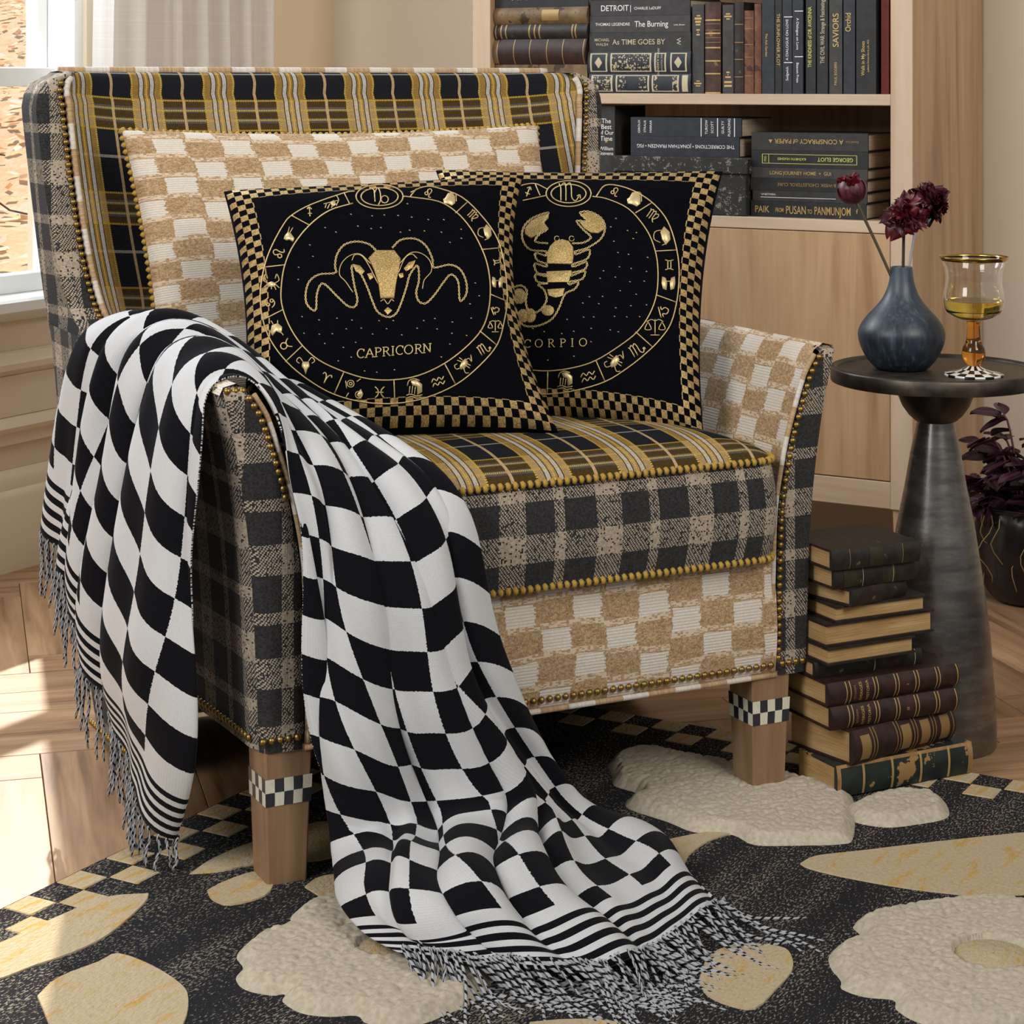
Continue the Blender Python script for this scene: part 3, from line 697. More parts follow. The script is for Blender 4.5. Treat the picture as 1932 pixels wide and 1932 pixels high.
# ---- glyph strokes in a unit box (x right, y up, -.5...5)
def arc(cx, cy, r, a0, a1, n=8, ry=None): return [(cx+r*math.cos(math.radians(a0+(a1-a0)*i/n)), cy+(ry or r)*math.sin(math.radians(a0+(a1-a0)*i/n))) for i in range(n+1)]
GL = {
 'aries': [[(0, -.5), (-.03, 0), (-.15, .35), (-.35, .45), (-.45, .25)], [(0, -.5), (.03, 0), (.15, .35), (.35, .45), (.45, .25)]],
 'taurus': [arc(0, -.18, .3, 90, 450, 12), [(-.45, .5), (-.25, .2), (0, .12), (.25, .2), (.45, .5)]],
 'gemini': [[(-.4, .5), (0, .38), (.4, .5)], [(-.4, -.5), (0, -.38), (.4, -.5)], [(-.15, .42), (-.15, -.42)], [(.15, .42), (.15, -.42)]],
 'cancer': [arc(-.25, .12, .16, 0, 360, 10), [(-.4, .2), (-.2, .45), (.15, .48), (.45, .32)], arc(.25, -.12, .16, 0, 360, 10), [(.4, -.2), (.2, -.45), (-.15, -.48), (-.45, -.32)]],
 'leo': [arc(-.22, -.12, .17, 0, 360, 10), [(-.08, -.02), (-.2, .3), (.05, .5), (.25, .3), (.12, -.1), (.15, -.42), (.4, -.38)]],
 'virgo': [[(-.5, .4), (-.42, .2), (-.42, -.4)], [(-.42, .3), (-.25, .45), (-.18, .2), (-.18, -.4)], [(-.18, .3), (0, .45), (.06, .2), (.06, -.25), (.3, -.5)], [(.06, .2), (.3, .35), (.38, .1), (.1, -.35)]],
 'libra': [[(-.5, -.4), (.5, -.4)], [(-.5, -.18), (-.18, -.18), (-.3, .15), (0, .42), (.3, .15), (.18, -.18), (.5, -.18)]],
 'scorpio': [[(-.5, .4), (-.42, .2), (-.42, -.4)], [(-.42, .3), (-.25, .45), (-.18, .2), (-.18, -.4)], [(-.18, .3), (0, .45), (.08, .2), (.1, -.25), (.28, -.4), (.48, -.12)], [(.34, -.18), (.48, -.12), (.5, -.3)]],
 'sagit': [[(-.4, -.45), (.35, .42)], [(0, .45), (.38, .45), (.38, .05)], [(-.35, 0), (.05, -.35)]],
 'capri': [[(-.5, .4), (-.38, .3), (-.34, -.3)], [(-.36, .2), (-.2, .45), (-.06, .25), (-.02, -.2), (-.15, -.48)], arc(.2, -.18, .2, 160, 520, 12)],
 'aquar': [[(-.5, .05), (-.28, .3), (-.1, .08), (.12, .3), (.3, .08), (.5, .3)], [(-.5, -.3), (-.28, -.05), (-.1, -.27), (.12, -.05), (.3, -.27), (.5, -.05)]],
 'pisces': [[(-.42, .5), (-.15, .2), (-.15, -.2), (-.42, -.5)], [(.42, .5), (.15, .2), (.15, -.2), (.42, -.5)], [(-.35, 0), (.35, 0)]],
}
FIG = {  # small embroidered figures: (fills, strokes)
 'lion': ([[(-.3, .1), (-.1, .45), (.25, .5), (.45, .2), (.45, -.3), (.2, -.5), (-.1, -.35), (-.4, -.3), (-.45, -.05)]], [[(-.45, 0), (-.3, -.1)], [(.1, .5), (.5, .4), (.55, -.2)]]),
 'maiden': ([[(.1, .5), (.4, .2), (.45, -.2), (.2, -.5), (0, -.2), (-.1, .2)]], [[(0, .3), (-.4, .2), (-.45, -.2), (-.1, -.4)], [(.3, -.4), (0, -.55)], [(.4, .1), (.05, -.3)]]),
 'twins': ([[(-.45, .45), (-.2, .35), (-.1, 0), (-.15, -.5), (-.4, -.4), (-.5, 0)], [(.45, .45), (.2, .35), (.1, 0), (.15, -.5), (.4, -.4), (.5, 0)]], [[(-.3, .1), (.3, .1)]]),
 'scales': ([], [[(0, .45), (0, -.4)], [(-.45, .3), (-.2, .42), (0, .34), (.2, .42), (.45, .3)], [(-.38, .3), (-.55, -.1), (-.2, -.1), (-.38, .3)], [(.38, .3), (.2, -.1), (.55, -.1), (.38, .3)], [(-.25, -.42), (.25, -.42)]]),
 'scorp': ([[(-.1, .1), (.1, .3), (.25, .1), (.1, -.2), (-.15, -.3), (-.2, -.1)]], [[(.1, .2), (.3, .3), (.45, .1), (.4, .5)], [(-.1, -.2), (-.4, -.3), (-.5, -.1), (-.35, 0)], [(0, -.2), (.1, -.5), (.3, -.5)], [(-.1, .1), (-.35, .2)], [(.2, 0), (.4, -.1)], [(-.05, .2), (-.25, .35)], [(.15, -.1), (.35, -.25)]]),
 'jug': ([[(-.2, .5), (.1, .55), (.42, .3), (.42, -.1), (.15, -.25), (.2, .15), (-.1, .25)]], [[(-.4, .2), (-.3, .5), (0, .6), (.3, .5)], [(-.25, .2), (-.3, -.25)], [(-.1, .2), (-.15, -.25)], [(.05, .15), (0, -.25)], [(-.45, -.32), (-.2, -.25), (.1, -.35), (.45, -.28)], [(-.4, -.45), (-.15, -.38), (.1, -.48), (.4, -.42)]]),
 'fish': ([[(.1, -.3), (.3, .0), (.42, -.25), (.3, -.5)]], [arc(-.2, .25, .17, 0, 360, 10), arc(-.2, .25, .07, 0, 360, 6), arc(.2, -.3, .17, 0, 360, 10), [(-.45, .4), (-.4, 0)], [(.1, .35), (.3, .5)], [(-.3, -.2), (-.45, -.45)]]),
 'ram': ([[(-.18, .2), (.18, .2), (.22, -.05), (.1, -.2), (0, -.5), (-.1, -.2), (-.22, -.05)]], [[(-.15, .2), (-.35, .45), (-.52, .25), (-.35, .1)], [(.15, .2), (.35, .45), (.52, .25), (.35, .1)]]),
 'bull': ([[(-.3, .2), (.1, .35), (.4, .1), (.35, -.35), (.0, -.2), (-.25, -.5), (-.4, -.25)]], [[(-.2, .25), (-.35, .5)], [(.1, .3), (.1, .55)], [(.35, -.3), (.5, -.5)]]),
 'crab': ([[(-.3, -.1), (0, .02), (.3, -.1), (.2, -.3), (-.2, -.3)]], [[(-.2, -.1), (-.5, .1), (-.35, .5), (-.25, .2)], [(.2, -.1), (.5, .1), (.35, .5), (.25, .2)], [(-.3, -.2), (-.52, -.4)], [(.3, -.2), (.52, -.4)], [(-.2, -.3), (-.3, -.52)], [(.2, -.3), (.3, -.52)], [(0, -.3), (0, -.5)]]),
 'goat': ([[(-.3, -.1), (-.05, .2), (.15, .1), (.4, -.25), (.3, -.5), (.05, -.35), (-.15, -.4), (-.35, -.3)]], [[(-.05, .15), (.05, .55)], [(.1, .15), (.3, .5)]]),
 'archer': ([[(-.1, 0), (.15, .15), (.3, -.1), (.1, -.25)]], [[(-.5, -.1), (.5, .15)], [(.3, .45), (.45, .15), (.3, -.2)], [(-.3, -.05), (-.4, -.35)], [(-.1, -.1), (-.25, -.4)], [(.1, -.1), (.0, -.35)]]),
}
def place(pts, cx, cy, s, rot):
    a = math.radians(rot); return [(cx+(x*math.cos(a)-y*math.sin(a))*s, cy-(x*math.sin(a)+y*math.cos(a))*s) for x, y in pts]
def glyphs(pl, items, to, rg=.0010):
    bs = MB(); bf = bs
    for name, x, y, size, rot in items:
        px, py = to(x, y)
        if name in GL:
            for st in GL[name]: pl.stroke(bs, place(st, px, py, size, rot), rg, 5, dense=3)
        else:
            fl, st = FIG[name]
            for f in fl: pl.fill(bf, place(f, px, py, size, rot))
            for q in st: pl.stroke(bs, place(q, px, py, size, rot), rg*.9, 4, dense=3)
    return bs
VUV = lambda u, v: ((u+1)/2, (v+1)/2)
sp = Pillow('zodiac_pillow', (822, 322, 3.36), (1364, 324, 3.28), (1328, 829, 3.077), (895, 796, 3.13), .090, .095, M_VEL, 'black velvet pillow with gold scorpion, half hidden, nearer the right arm', n=44, uvm=VUV, puff=.38)
cp = Pillow('zodiac_pillow', (422, 362, 3.10), (988, 332, 3.18), (1054, 818, 2.965), (452, 842, 2.885), .092, .088, M_VEL, 'black velvet pillow with gold ram head, in front of the scorpion pillow', n=48, uvm=VUV, puff=.38, ins2=.085)
def build_set(pl, bs, polys):
    bs.build('gold_embroidery', M_THREAD, pl.root)
    for L in polys:
        q = MB(); pl.fill(q, L); q.build('gold_patch', M_FILL, pl.root, smooth=False)
SER = lambda x, y, w=.15: [(x-w, y), (x+w, y)]
LET = {'C': [arc(.05, .5, .44, 48, 312, 12, .5), [(.36, .98), (.36, .70)]], 'A': [[(-.42, 0), (0, 1)], [(0, 1), (.42, 0)], [(-.25, .36), (.25, .36)], SER(-.42, 0), SER(.42, 0)],
 'P': [[(-.2, 0), (-.2, 1)], [(-.2, 1), (.12, .99), (.32, .86), (.32, .66), (.12, .52), (-.2, .5)], SER(-.2, 0), SER(-.27, 1, .08)], 'I': [[(0, 0), (0, 1)], SER(0, 0), SER(0, 1)], 'O': [arc(0, .5, .46, 0, 360, 16, .5)],
 'R': [[(-.24, 0), (-.24, 1)], [(-.24, 1), (.08, .99), (.26, .87), (.26, .68), (.08, .54), (-.24, .52)], [(.02, .52), (.40, 0)], SER(-.24, 0), SER(.44, 0, .09), SER(-.31, 1, .08)],
 'N': [[(-.34, 0), (-.34, 1)], [(-.34, 1), (.34, 0)], [(.34, 0), (.34, 1)], SER(-.34, 0), SER(.34, 1), SER(-.40, 1, .08)], 'S': [[(.3, .82), (.12, .98), (-.18, .95), (-.28, .75), (-.1, .56), (.18, .44), (.3, .24), (.14, .03), (-.14, .02), (-.32, .2)]]}
def letter(pl, b, ch, px, py, h, slope, r):
    for st in LET[ch]: pl.stroke(b, [(px+x*h, py-y*h+x*h*slope) for x, y in st], r, 5, dense=3)
# --- ram head pillow
to = lambda x, y: (400+x/2.972, 300+y/2.972)
T = lambda L: [to(x, y) for x, y in L]
outer = [(1115, 188), (1180, 160), (1250, 160), (1400, 215), (1520, 330), (1600, 450), (1640, 600), (1655, 780), (1640, 900), (1600, 1040), (1500, 1160), (1370, 1265), (1200, 1340), (1030, 1372), (850, 1365), (680, 1320), (540, 1240), (420, 1140), (330, 1020), (285, 900), (270, 760), (290, 620), (330, 500), (400, 370), (450, 315), (560, 255), (740, 192), (800, 182)]
inner = [(790, 250), (660, 290), (550, 370), (460, 480), (410, 590), (390, 700), (390, 810), (430, 930), (500, 1040), (600, 1130), (740, 1195), (880, 1235), (1020, 1240), (1160, 1215), (1300, 1150), (1420, 1060), (1510, 960), (1550, 850), (1560, 720), (1545, 600), (1510, 500), (1450, 390), (1370, 300), (1270, 240), (1110, 215), (1075, 212)]
div = [((740, 190), (770, 250)), ((1110, 215), (1145, 170)), ((1430, 245), (1365, 305)), ((1615, 500), (1510, 510)), ((1655, 800), (1560, 760)), ((1595, 1045), (1500, 965)), ((1365, 1265), (1305, 1150)), ((1025, 1370), (1020, 1240)), ((685, 1320), (740, 1195)), ((410, 1140), (510, 1045)), ((285, 905), (400, 845)), ((300, 608), (410, 595)), ((445, 318), (545, 372))]
items = [('leo', 1215, 193, 17, -20), ('lion', 1330, 225, 24, 0), ('virgo', 1465, 320, 19, -45), ('maiden', 1530, 410, 28, 0), ('gemini', 1600, 578, 14, -80), ('twins', 1600, 690, 21, 0), ('libra', 1590, 850, 16, -70), ('scales', 1588, 940, 25, 0), ('scorpio', 1525, 1065, 23, 30), ('scorp', 1410, 1150, 34, 0), ('aquar', 1268, 1250, 25, 15), ('jug', 1135, 1295, 34, 0), ('pisces', 940, 1310, 21, 0), ('fish', 800, 1290, 38, 0), ('aries', 640, 1232, 20, -25), ('ram', 525, 1158, 33, 0), ('taurus', 412, 1045, 20, -60), ('bull', 360, 950, 27, 0), ('cancer', 325, 808, 18, 75), ('crab', 333, 690, 29, 0), ('leo', 375, 530, 22, 80), ('goat', 430, 425, 26, 0), ('sagit', 548, 297, 15, 45), ('archer', 670, 245, 30, 0), ('capri', 948, 210, 34, 0)]
polys = []
bs = glyphs(cp, items, to)
for L in (outer, inner): cp.stroke(bs, T(L), .0011, 5, dense=4)
for a, c in div: cp.stroke(bs, T([a, c]), .0010)
for rx, ry in ((132, 68), (104, 50)): cp.stroke(bs, T([(940+rx*math.cos(t), 213+ry*math.sin(t)) for t in np.linspace(0, 2*math.pi, 24)]), .0011, 5, dense=2)
CH_ = [[(920, 515), (880, 480), (810, 465), (740, 485), (700, 540), (690, 600), (690, 640), (600, 650), (545, 690), (525, 760), (535, 820), (580, 850), (588, 760), (610, 705), (640, 710), (700, 770), (760, 825), (800, 830), (815, 790), (800, 720), (788, 650), (785, 600), (830, 640), (870, 720), (900, 800), (930, 860), (985, 888), (1030, 870), (1060, 810), (1090, 720), (1110, 650), (1152, 600), (1160, 680), (1145, 750), (1160, 800), (1200, 810), (1250, 760), (1300, 690), (1340, 650), (1380, 690), (1390, 795), (1425, 760), (1425, 690), (1390, 620), (1330, 595), (1245, 610), (1235, 560), (1200, 490), (1140, 450), (1060, 455), (1010, 500)]]
for L in CH_: cp.chain(bs, T(L))
for L in ([(790, 750), (750, 690), (715, 650), (725, 590), (770, 545), (830, 535), (890, 590)], [(1180, 730), (1190, 680), (1230, 630), (1220, 570), (1170, 530), (1110, 530), (1050, 590)], [(785, 570), (800, 540), (840, 545), (880, 600), (930, 700)], [(1150, 560), (1120, 535), (1080, 560), (1045, 640)], [(945, 800), (965, 790), (985, 815), (1005, 790), (1020, 800)]): cp.stroke(bs, T(L), .0008, 5)
for L in ([(920, 515), (1020, 515), (1055, 560), (1050, 600), (1030, 700), (1020, 775), (945, 775), (935, 700), (910, 620), (880, 560)], [(790, 590), (830, 600), (855, 630), (840, 650), (805, 630)], [(1140, 570), (1105, 580), (1075, 615), (1090, 630), (1125, 610)], [(870, 645), (895, 640), (905, 665), (885, 680)], [(1045, 645), (1070, 640), (1075, 662), (1055, 670)], [(965, 850), (985, 832), (1010, 850), (985, 875)]): polys.append(T(L))
for i, ch in enumerate('CAPRICORN'): letter(cp, bs, ch, *to((834, 884, 930, 975, 1014, 1052, 1102, 1156, 1206)[i], 1117-(3.7*i)), 16.5, -.07, .00095)
rs = random.Random(3)
def inside(x, y, poly):
    c = False
    for i in range(len(poly)):
        (x1, y1), (x2, y2) = poly[i], poly[i-1]
        if (y1 > y) != (y2 > y) and x < (x2-x1)*(y-y1)/(y2-y1)+x1: c = not c
    return c
ramzone = [(500, 620), (690, 420), (960, 430), (1240, 420), (1450, 600), (1440, 830), (1080, 900), (880, 900), (500, 870)]
def stars(pl, bs, to, box, ring, holes, step):
    y = box[1]
    while y < box[3]:
        x = box[0]+rs.uniform(0, step)
        while x < box[2]:
            X, Y = x+rs.uniform(-.3, .3)*step, y+rs.uniform(-.3, .3)*step
            if inside(X, Y, ring) and not any(inside(X, Y, h) for h in holes):
                px, py = to(X, Y); bs.tube([pl.at(px-1.2, py+1.0), pl.at(px, py), pl.at(px+1.2, py+1.6)], .0008, 4)
            x += step*1.15
        y += step
shr = lambda L, k: [(sum(p[0] for p in L)/len(L)+(x-sum(p[0] for p in L)/len(L))*k, sum(p[1] for p in L)/len(L)+(y-sum(p[1] for p in L)/len(L))*k) for x, y in L]
stars(cp, bs, to, (400, 250, 1560, 1230), shr(inner, .93), [ramzone, [(790, 1040), (1240, 1010), (1240, 1130), (790, 1150)]], 72)
build_set(cp, bs, polys)
# --- scorpion pillow
to = lambda x, y: (950+x/2.972, 300+y/2.972)
outer = [(60, 165), (120, 145), (180, 140), (245, 170)]; outer2 = [(520, 212), (570, 150), (660, 155), (760, 195), (850, 260), (920, 350), (965, 480), (985, 620), (975, 780), (940, 920), (880, 1010), (800, 1090), (700, 1170), (570, 1250), (400, 1300), (240, 1320), (120, 1310)]
inner2 = [(500, 212), (580, 225), (700, 280), (790, 380), (840, 480), (865, 600), (860, 750), (820, 870), (750, 970), (650, 1050), (520, 1130), (400, 1170), (250, 1190), (100, 1180)]
items = [('leo', 625, 187, 17, -20), ('lion', 730, 225, 27, 0), ('virgo', 840, 320, 22, -35), ('maiden', 890, 430, 34, 0), ('gemini', 930, 595, 19, 0), ('twins', 925, 695, 26, 0), ('libra', 900, 855, 21, -75), ('scales', 850, 945, 35, 0), ('scorpio', 750, 1068, 27, 30), ('scorp', 622, 1135, 38, 0), ('aquar', 475, 1222, 28, 12), ('jug', 345, 1248, 32, 0), ('scorpio', 372, 188, 40, 0), ('sagit', 140, 185, 16, 20)]
polys = []
bs = glyphs(sp, items, to)
for L in (outer2, inner2, outer, [(110, 235), (245, 205)]): sp.stroke(bs, T(L), .0011, 5, dense=4)
for a, c in (((180, 145), (205, 205)), ((835, 245), (740, 305)), ((970, 512), (855, 518)), ((970, 805), (860, 765)), ((835, 1055), (740, 970)), ((570, 1250), (518, 1130)), ((245, 1320), (248, 1195))): sp.stroke(bs, T([a, c]), .0010)
for rx, ry in ((126, 72), (98, 52)): sp.stroke(bs, T([(366+rx*math.cos(t), 196+ry*math.sin(t)) for t in np.linspace(0, 2*math.pi, 24)]), .0011, 5, dense=2)
def circ(x, y, r, ry=None, n=10): return [(x+r*math.cos(2*math.pi*i/n), y+(ry or r)*math.sin(2*math.pi*i/n)) for i in range(n)]
for L in ([(246, 585), (246, 530), (262, 490), (290, 462), (330, 452), (365, 462), (388, 495), (391, 540), (384, 588)], [(242, 632), (380, 626), (366, 690), (248, 692)], [(246, 732), (342, 726), (332, 768), (290, 778), (254, 766)], [(122, 420), (120, 390), (150, 350), (200, 322), (252, 308), (250, 335), (225, 358), (242, 390), (200, 420), (155, 442)], [(432, 312), (470, 300), (520, 315), (560, 350), (566, 390), (530, 415), (490, 412), (455, 390), (425, 352), (470, 352)], circ(248, 850, 36, 30), circ(150, 878, 32, 40), circ(110, 880, 34, 38), circ(88, 770, 38, 44)): polys.append(T(L))
for L in ([(250, 475), (180, 465), (200, 425), (245, 395), (225, 358), (252, 305), (195, 318), (140, 350), (108, 400), (110, 460), (150, 510), (235, 520), (240, 545)], [(385, 475), (450, 470), (490, 440), (450, 400), (412, 350), (470, 350), (430, 305), (480, 297), (545, 330), (570, 385), (545, 450), (470, 500), (405, 520), (410, 535), (480, 510), (470, 560), (395, 590), (395, 605), (465, 580), (455, 620), (385, 640), (385, 655), (455, 630), (440, 675), (370, 690), (370, 705), (420, 690), (400, 730), (345, 760), (310, 840), (270, 900), (200, 935), (130, 940), (90, 915), (70, 870)], [(240, 545), (180, 530), (190, 570), (240, 590), (235, 605), (175, 590), (190, 640), (240, 650), (240, 660), (180, 650), (190, 690), (245, 700), (195, 705), (230, 740), (240, 800), (190, 860), (140, 850), (125, 800), (130, 740), (100, 712), (62, 720)]): sp.chain(bs, T(L))
for x in (300, 383): sp.stroke(bs, T(circ(x, 448, 14)), .0007, 4, dense=2)
for i, ch in enumerate('SCORPIO'): letter(sp, bs, ch, *to((70, 135, 198, 266, 332, 386, 446)[i], 1060-1.5*i), 14.5, -.03, .0008)
stars(sp, bs, to, (80, 250, 860, 1170), shr(inner2+[(60, 1100), (60, 300), (250, 240)], .9), [[(80, 290), (590, 290), (590, 520), (470, 720), (330, 900), (80, 960)], [(90, 1000), (480, 1000), (480, 1075), (90, 1075)]], 72)
build_set(sp, bs, polys)
# ================================================================== checked throw, over the left arm and down the seat front to the rug
CELL = 1.0
m = Mat('throw_knit', (.7, .7, .7), .95, 0, .03); u, v = m.uv()             # u: checks across, v: checks along, w handled by end distance in v
NV = 31.0
e = v.mn(NV-v)                                                              # checks from the nearest fringed end
par = (u.floor()+(v+.5).floor()).mod2()
st = ((e/.36).frac()).lt(.52)                                               # end stripes
inend = e.lt(1.62)
fz = m.noise(m.comb(u*6.0, v*6.0), 3, 3); ed = (fz-.5)*.06
par = ((u+ed).floor()+(v+.5+ed).floor()).mod2()
isb = par*(1-inend)+st*inend
isb = isb*(1-e.band(1.62, 1.95))
kn = ((u*26.0).frac()-.5).abs()+((v*26.0).frac()-.5).abs()
blk = m.mix(fz, (.004, .004, .006), (.010, .010, .014)); wht = m.mix(kn*fz*1.2, (.66, .68, .71), (.50, .52, .56))
m.set('Base Color', m.mix(isb, wht, blk)); m.bump(kn*.8+fz*.6, .25, .0012); m.set('Sheen Weight', .04); m.set('Sheen Roughness', .5); M_THROW = m.m
m = Mat('fringe_yarn', (.5, .5, .5), .95, 0, .1); u, v = m.uv(); m.set('Base Color', m.mix((u/.012+v).frac().lt(.34), (.42, .44, .48), (.012, .012, .016))); M_FRINGE = m.m
def cw(a, b_, h): return np.array(chairW(a, b_, h))
def fp(px, py, h=.012):                                                     # point above the floor at a frame position
    Y = F*(CH-h)/(py-HY); return np.array(P(px, py, Y))
RAILS = [   # from the front edge (t=0) to the back edge (t=1); each from the hanging end over the arm to the floor end
 [cw(-.085,.10,.055), cw(-.088,.03,.20), cw(-.088,.005,.40), cw(-.084,.0,.58), cw(-.068,.03,.640), cw(-.035,.04,.658), cw(-.005,.03,.646), cw(.006,-.02,.60), cw(.016,-.034,.50), cw(.026,-.040,.36), cw(.040,-.045,.20), cw(.065,-.06,.07), fp(655,1690,0.05), fp(695,1770,0.032), fp(768,1838)],
 [cw(-.10,.18,.10), cw(-.115,.12,.24), cw(-.11,.09,.42), cw(-.095,.08,.58), cw(-.072,.09,.652), cw(-.035,.10,.670), cw(.0,.08,.656), cw(.022,.03,.61), cw(.045,-.035,.52), cw(.062,-.05,.38), cw(.082,-.055,.22), cw(.115,-.075,.08), fp(730,1690,0.07), fp(775,1770,0.04), fp(850,1846)],
 [cw(-.105,.27,.17), cw(-.12,.25,.28), cw(-.115,.22,.44), cw(-.098,.20,.59), cw(-.074,.19,.668), cw(-.035,.18,.688), cw(.004,.15,.672), cw(.040,.09,.62), cw(.072,-.01,.54), cw(.098,-.052,.40), cw(.125,-.06,.24), cw(.165,-.085,.09), fp(795,1688,0.085), fp(865,1772,0.05), fp(950,1852)],
 [cw(-.11,.33,.225), cw(-.125,.31,.32), cw(-.118,.285,.46), cw(-.10,.26,.60), cw(-.076,.25,.670), cw(-.035,.24,.690), cw(.008,.21,.676), cw(.052,.14,.63), cw(.095,.02,.552), cw(.135,-.050,.42), cw(.17,-.064,.25), cw(.225,-.09,.09), fp(880,1672,0.085), fp(962,1766,0.05), fp(1062,1856)],
 [cw(-.118,.39,.285), cw(-.128,.37,.36), cw(-.12,.345,.48), cw(-.10,.32,.61), cw(-.078,.31,.670), cw(-.035,.30,.690), cw(.012,.27,.678), cw(.065,.19,.635), cw(.118,.05,.556), cw(.172,-.048,.43), cw(.215,-.066,.26), cw(.285,-.085,.09), fp(965,1655,0.075), fp(1068,1758,0.045), fp(1152,1848)],
 [cw(-.125,.45,.335), cw(-.13,.43,.40), cw(-.12,.405,.50), cw(-.102,.38,.615), cw(-.08,.37,.668), cw(-.035,.36,.688), cw(.016,.32,.676), cw(.080,.22,.635), cw(.136,.03,.562), cw(.190,-.052,.46), cw(.23,-.064,.27), cw(.345,-.07,.085), fp(1060,1630,0.06), fp(1160,1732,0.035), fp(1228,1815)],
 [cw(-.118,.54,.352), cw(-.118,.52,.41), cw(-.110,.50,.52), cw(-.100,.47,.62), cw(-.082,.45,.664), cw(-.035,.41,.684), cw(.022,.36,.670), cw(.098,.24,.63), cw(.165,.04,.560), cw(.218,-.052,.475), cw(.262,-.058,.28), cw(.395,-.045,.07), fp(1140,1600,0.04), fp(1242,1692,0.025), fp(1300,1770)],
 [cw(-.12,.60,.372), cw(-.115,.59,.43), cw(-.105,.565,.53), cw(-.097,.53,.62), cw(-.085,.50,.660), cw(-.035,.45,.680), cw(.03,.39,.662), cw(.12,.25,.62), cw(.195,.04,.556), cw(.245,-.050,.48), cw(.295,-.050,.29), cw(.435,-.015,.05), fp(1225,1575,0.02), fp(1320,1665,0.018), fp(1372,1722)],
]
NT_, NS_ = 150, 250
def dense_rows():
    K = len(RAILS[0]); st = [crom([r[k] for r in RAILS], 22) for k in range(K)]          # stations across
    n = len(st[0]); rows = []
    for i in range(NT_):
        x = i/(NT_-1)*(n-1); i0 = min(int(x), n-2); f = x-i0
        ctrl = [s[i0]*(1-f)+s[i0+1]*f for s in st]
        c = np.array(crom(ctrl, 14)); d = np.concatenate([[0], np.cumsum(np.linalg.norm(np.diff(c, axis=0), axis=1))])
        q = np.linspace(0, d[-1], NS_); rows.append(np.column_stack([np.interp(q, d, c[:, k]) for k in range(3)]))
    return np.array(rows)                                                                # [t][s][3]
G = dense_rows()
for _ in range(2): G[1:-1] = (G[:-2]+2*G[1:-1]+G[2:])/4
dS = np.gradient(G, axis=1); dT = np.gradient(G, axis=0)
NR = np.cross(dS, dT); NR /= np.linalg.norm(NR, axis=2, keepdims=True)+1e-9
cen = np.array(chairW(.2, .3, .35))
if np.mean(np.sum(NR*(G-cen), axis=2)) < 0: NR = -NR
TD = dT/(np.linalg.norm(dT, axis=2, keepdims=True)+1e-9)
tt = np.linspace(0, 1, NT_)[:, None]; ss = np.linspace(0, 1, NS_)[None, :]
amp = np.interp(ss, [0, .1, .25, .36, .42, .50, .60, .75, .86, .93, 1], [.034, .034, .026, .012, .012, .018, .028, .034, .030, .022, .016])
tw_ = tt+.045*np.sin(2*math.pi*1.7*tt+.6)+.03*np.sin(2*math.pi*3.1*tt)
ph = 2*math.pi*(4.3*tw_+.22*np.sin(7*ss+1)+.16*np.sin(15*ss+2.0*tt*6)+.10)
ph2 = 2*math.pi*(9.7*tt+.5*np.sin(5*ss+.7)+.3)
amp = amp*(.35+.65*np.clip(tt/.10, 0, 1))*(.45+.55*np.clip((1-tt)/.10, 0, 1))
w1 = (.5+.5*np.cos(ph)); fold = amp*(w1**1.3)+amp*.22*(.5+.5*np.cos(ph2))
crease = np.interp(ss, [0, .8, .86, .92, 1], [0, 0, .010, .008, .004])*(.5+.5*np.sin(2*math.pi*(9*ss+2.2*tt)))   # heaped on the rug
side = np.interp(ss, [0, .3, .4, .5, .62, .85, 1], [.022, .016, .008, .014, .024, .020, .012])*np.sin(ph)
G2 = G+NR*(fold+crease)[..., None]+TD*side[..., None]
zmin = .030-.018*np.clip((tt-.35)/.3, 0, 1)+0*ss; G2[..., 2] = zmin+.016*np.logaddexp(0, (G2[..., 2]-zmin-.004)/.016)
throw = tag(empty('throw_blanket', Vector(chairW(.05, .1, 0))), 'black and white checked throw draped over the left arm down to the rug', 'throw')
tb = np.array(throw.location)
b = MB(); NU = 12.0
b.grid([[G2[i, j]-tb for j in range(NS_)] for i in range(NT_)], [[(NU*i/(NT_-1), NV*j/(NS_-1)) for j in range(NS_)] for i in range(NT_)])
cl = b.build('knit_sheet', M_THROW, throw); sm = cl.modifiers.new('thick', 'SOLIDIFY'); sm.thickness = .0022; sm.offset = 1
rf = random.Random(11)
b = MB()
for k in range(84):                                          # hanging fringe at the chair side
    x = (k+.5)/84*(NT_-1); i = int(x); p = Vector(G2[i, 0]-tb); L = rf.uniform(.082, .108); dx, dy = rf.uniform(-.006, .006), rf.uniform(-.006, .006)
    p += Vector((rf.uniform(-.002, .002), rf.uniform(-.002, .002), .003)); L = min(L, p.z-.012 if p.z > .05 else L)
    pts = [p+Vector((dx*t*t+.002*math.sin(9*t+k), dy*t*t+.002*math.cos(8*t+k*2), -L*t)) for t in (0, .15, .3, .45, .6, .75, .9, 1)]
    b.tube(pts, [.0017, .0021, .0022, .0021, .0022, .0021, .0022, .0014], 6)
tag(b.build('fringe', M_FRINGE, throw), 'black and white twisted yarn fringe hanging beside the chair', kind='stuff')
b = MB()
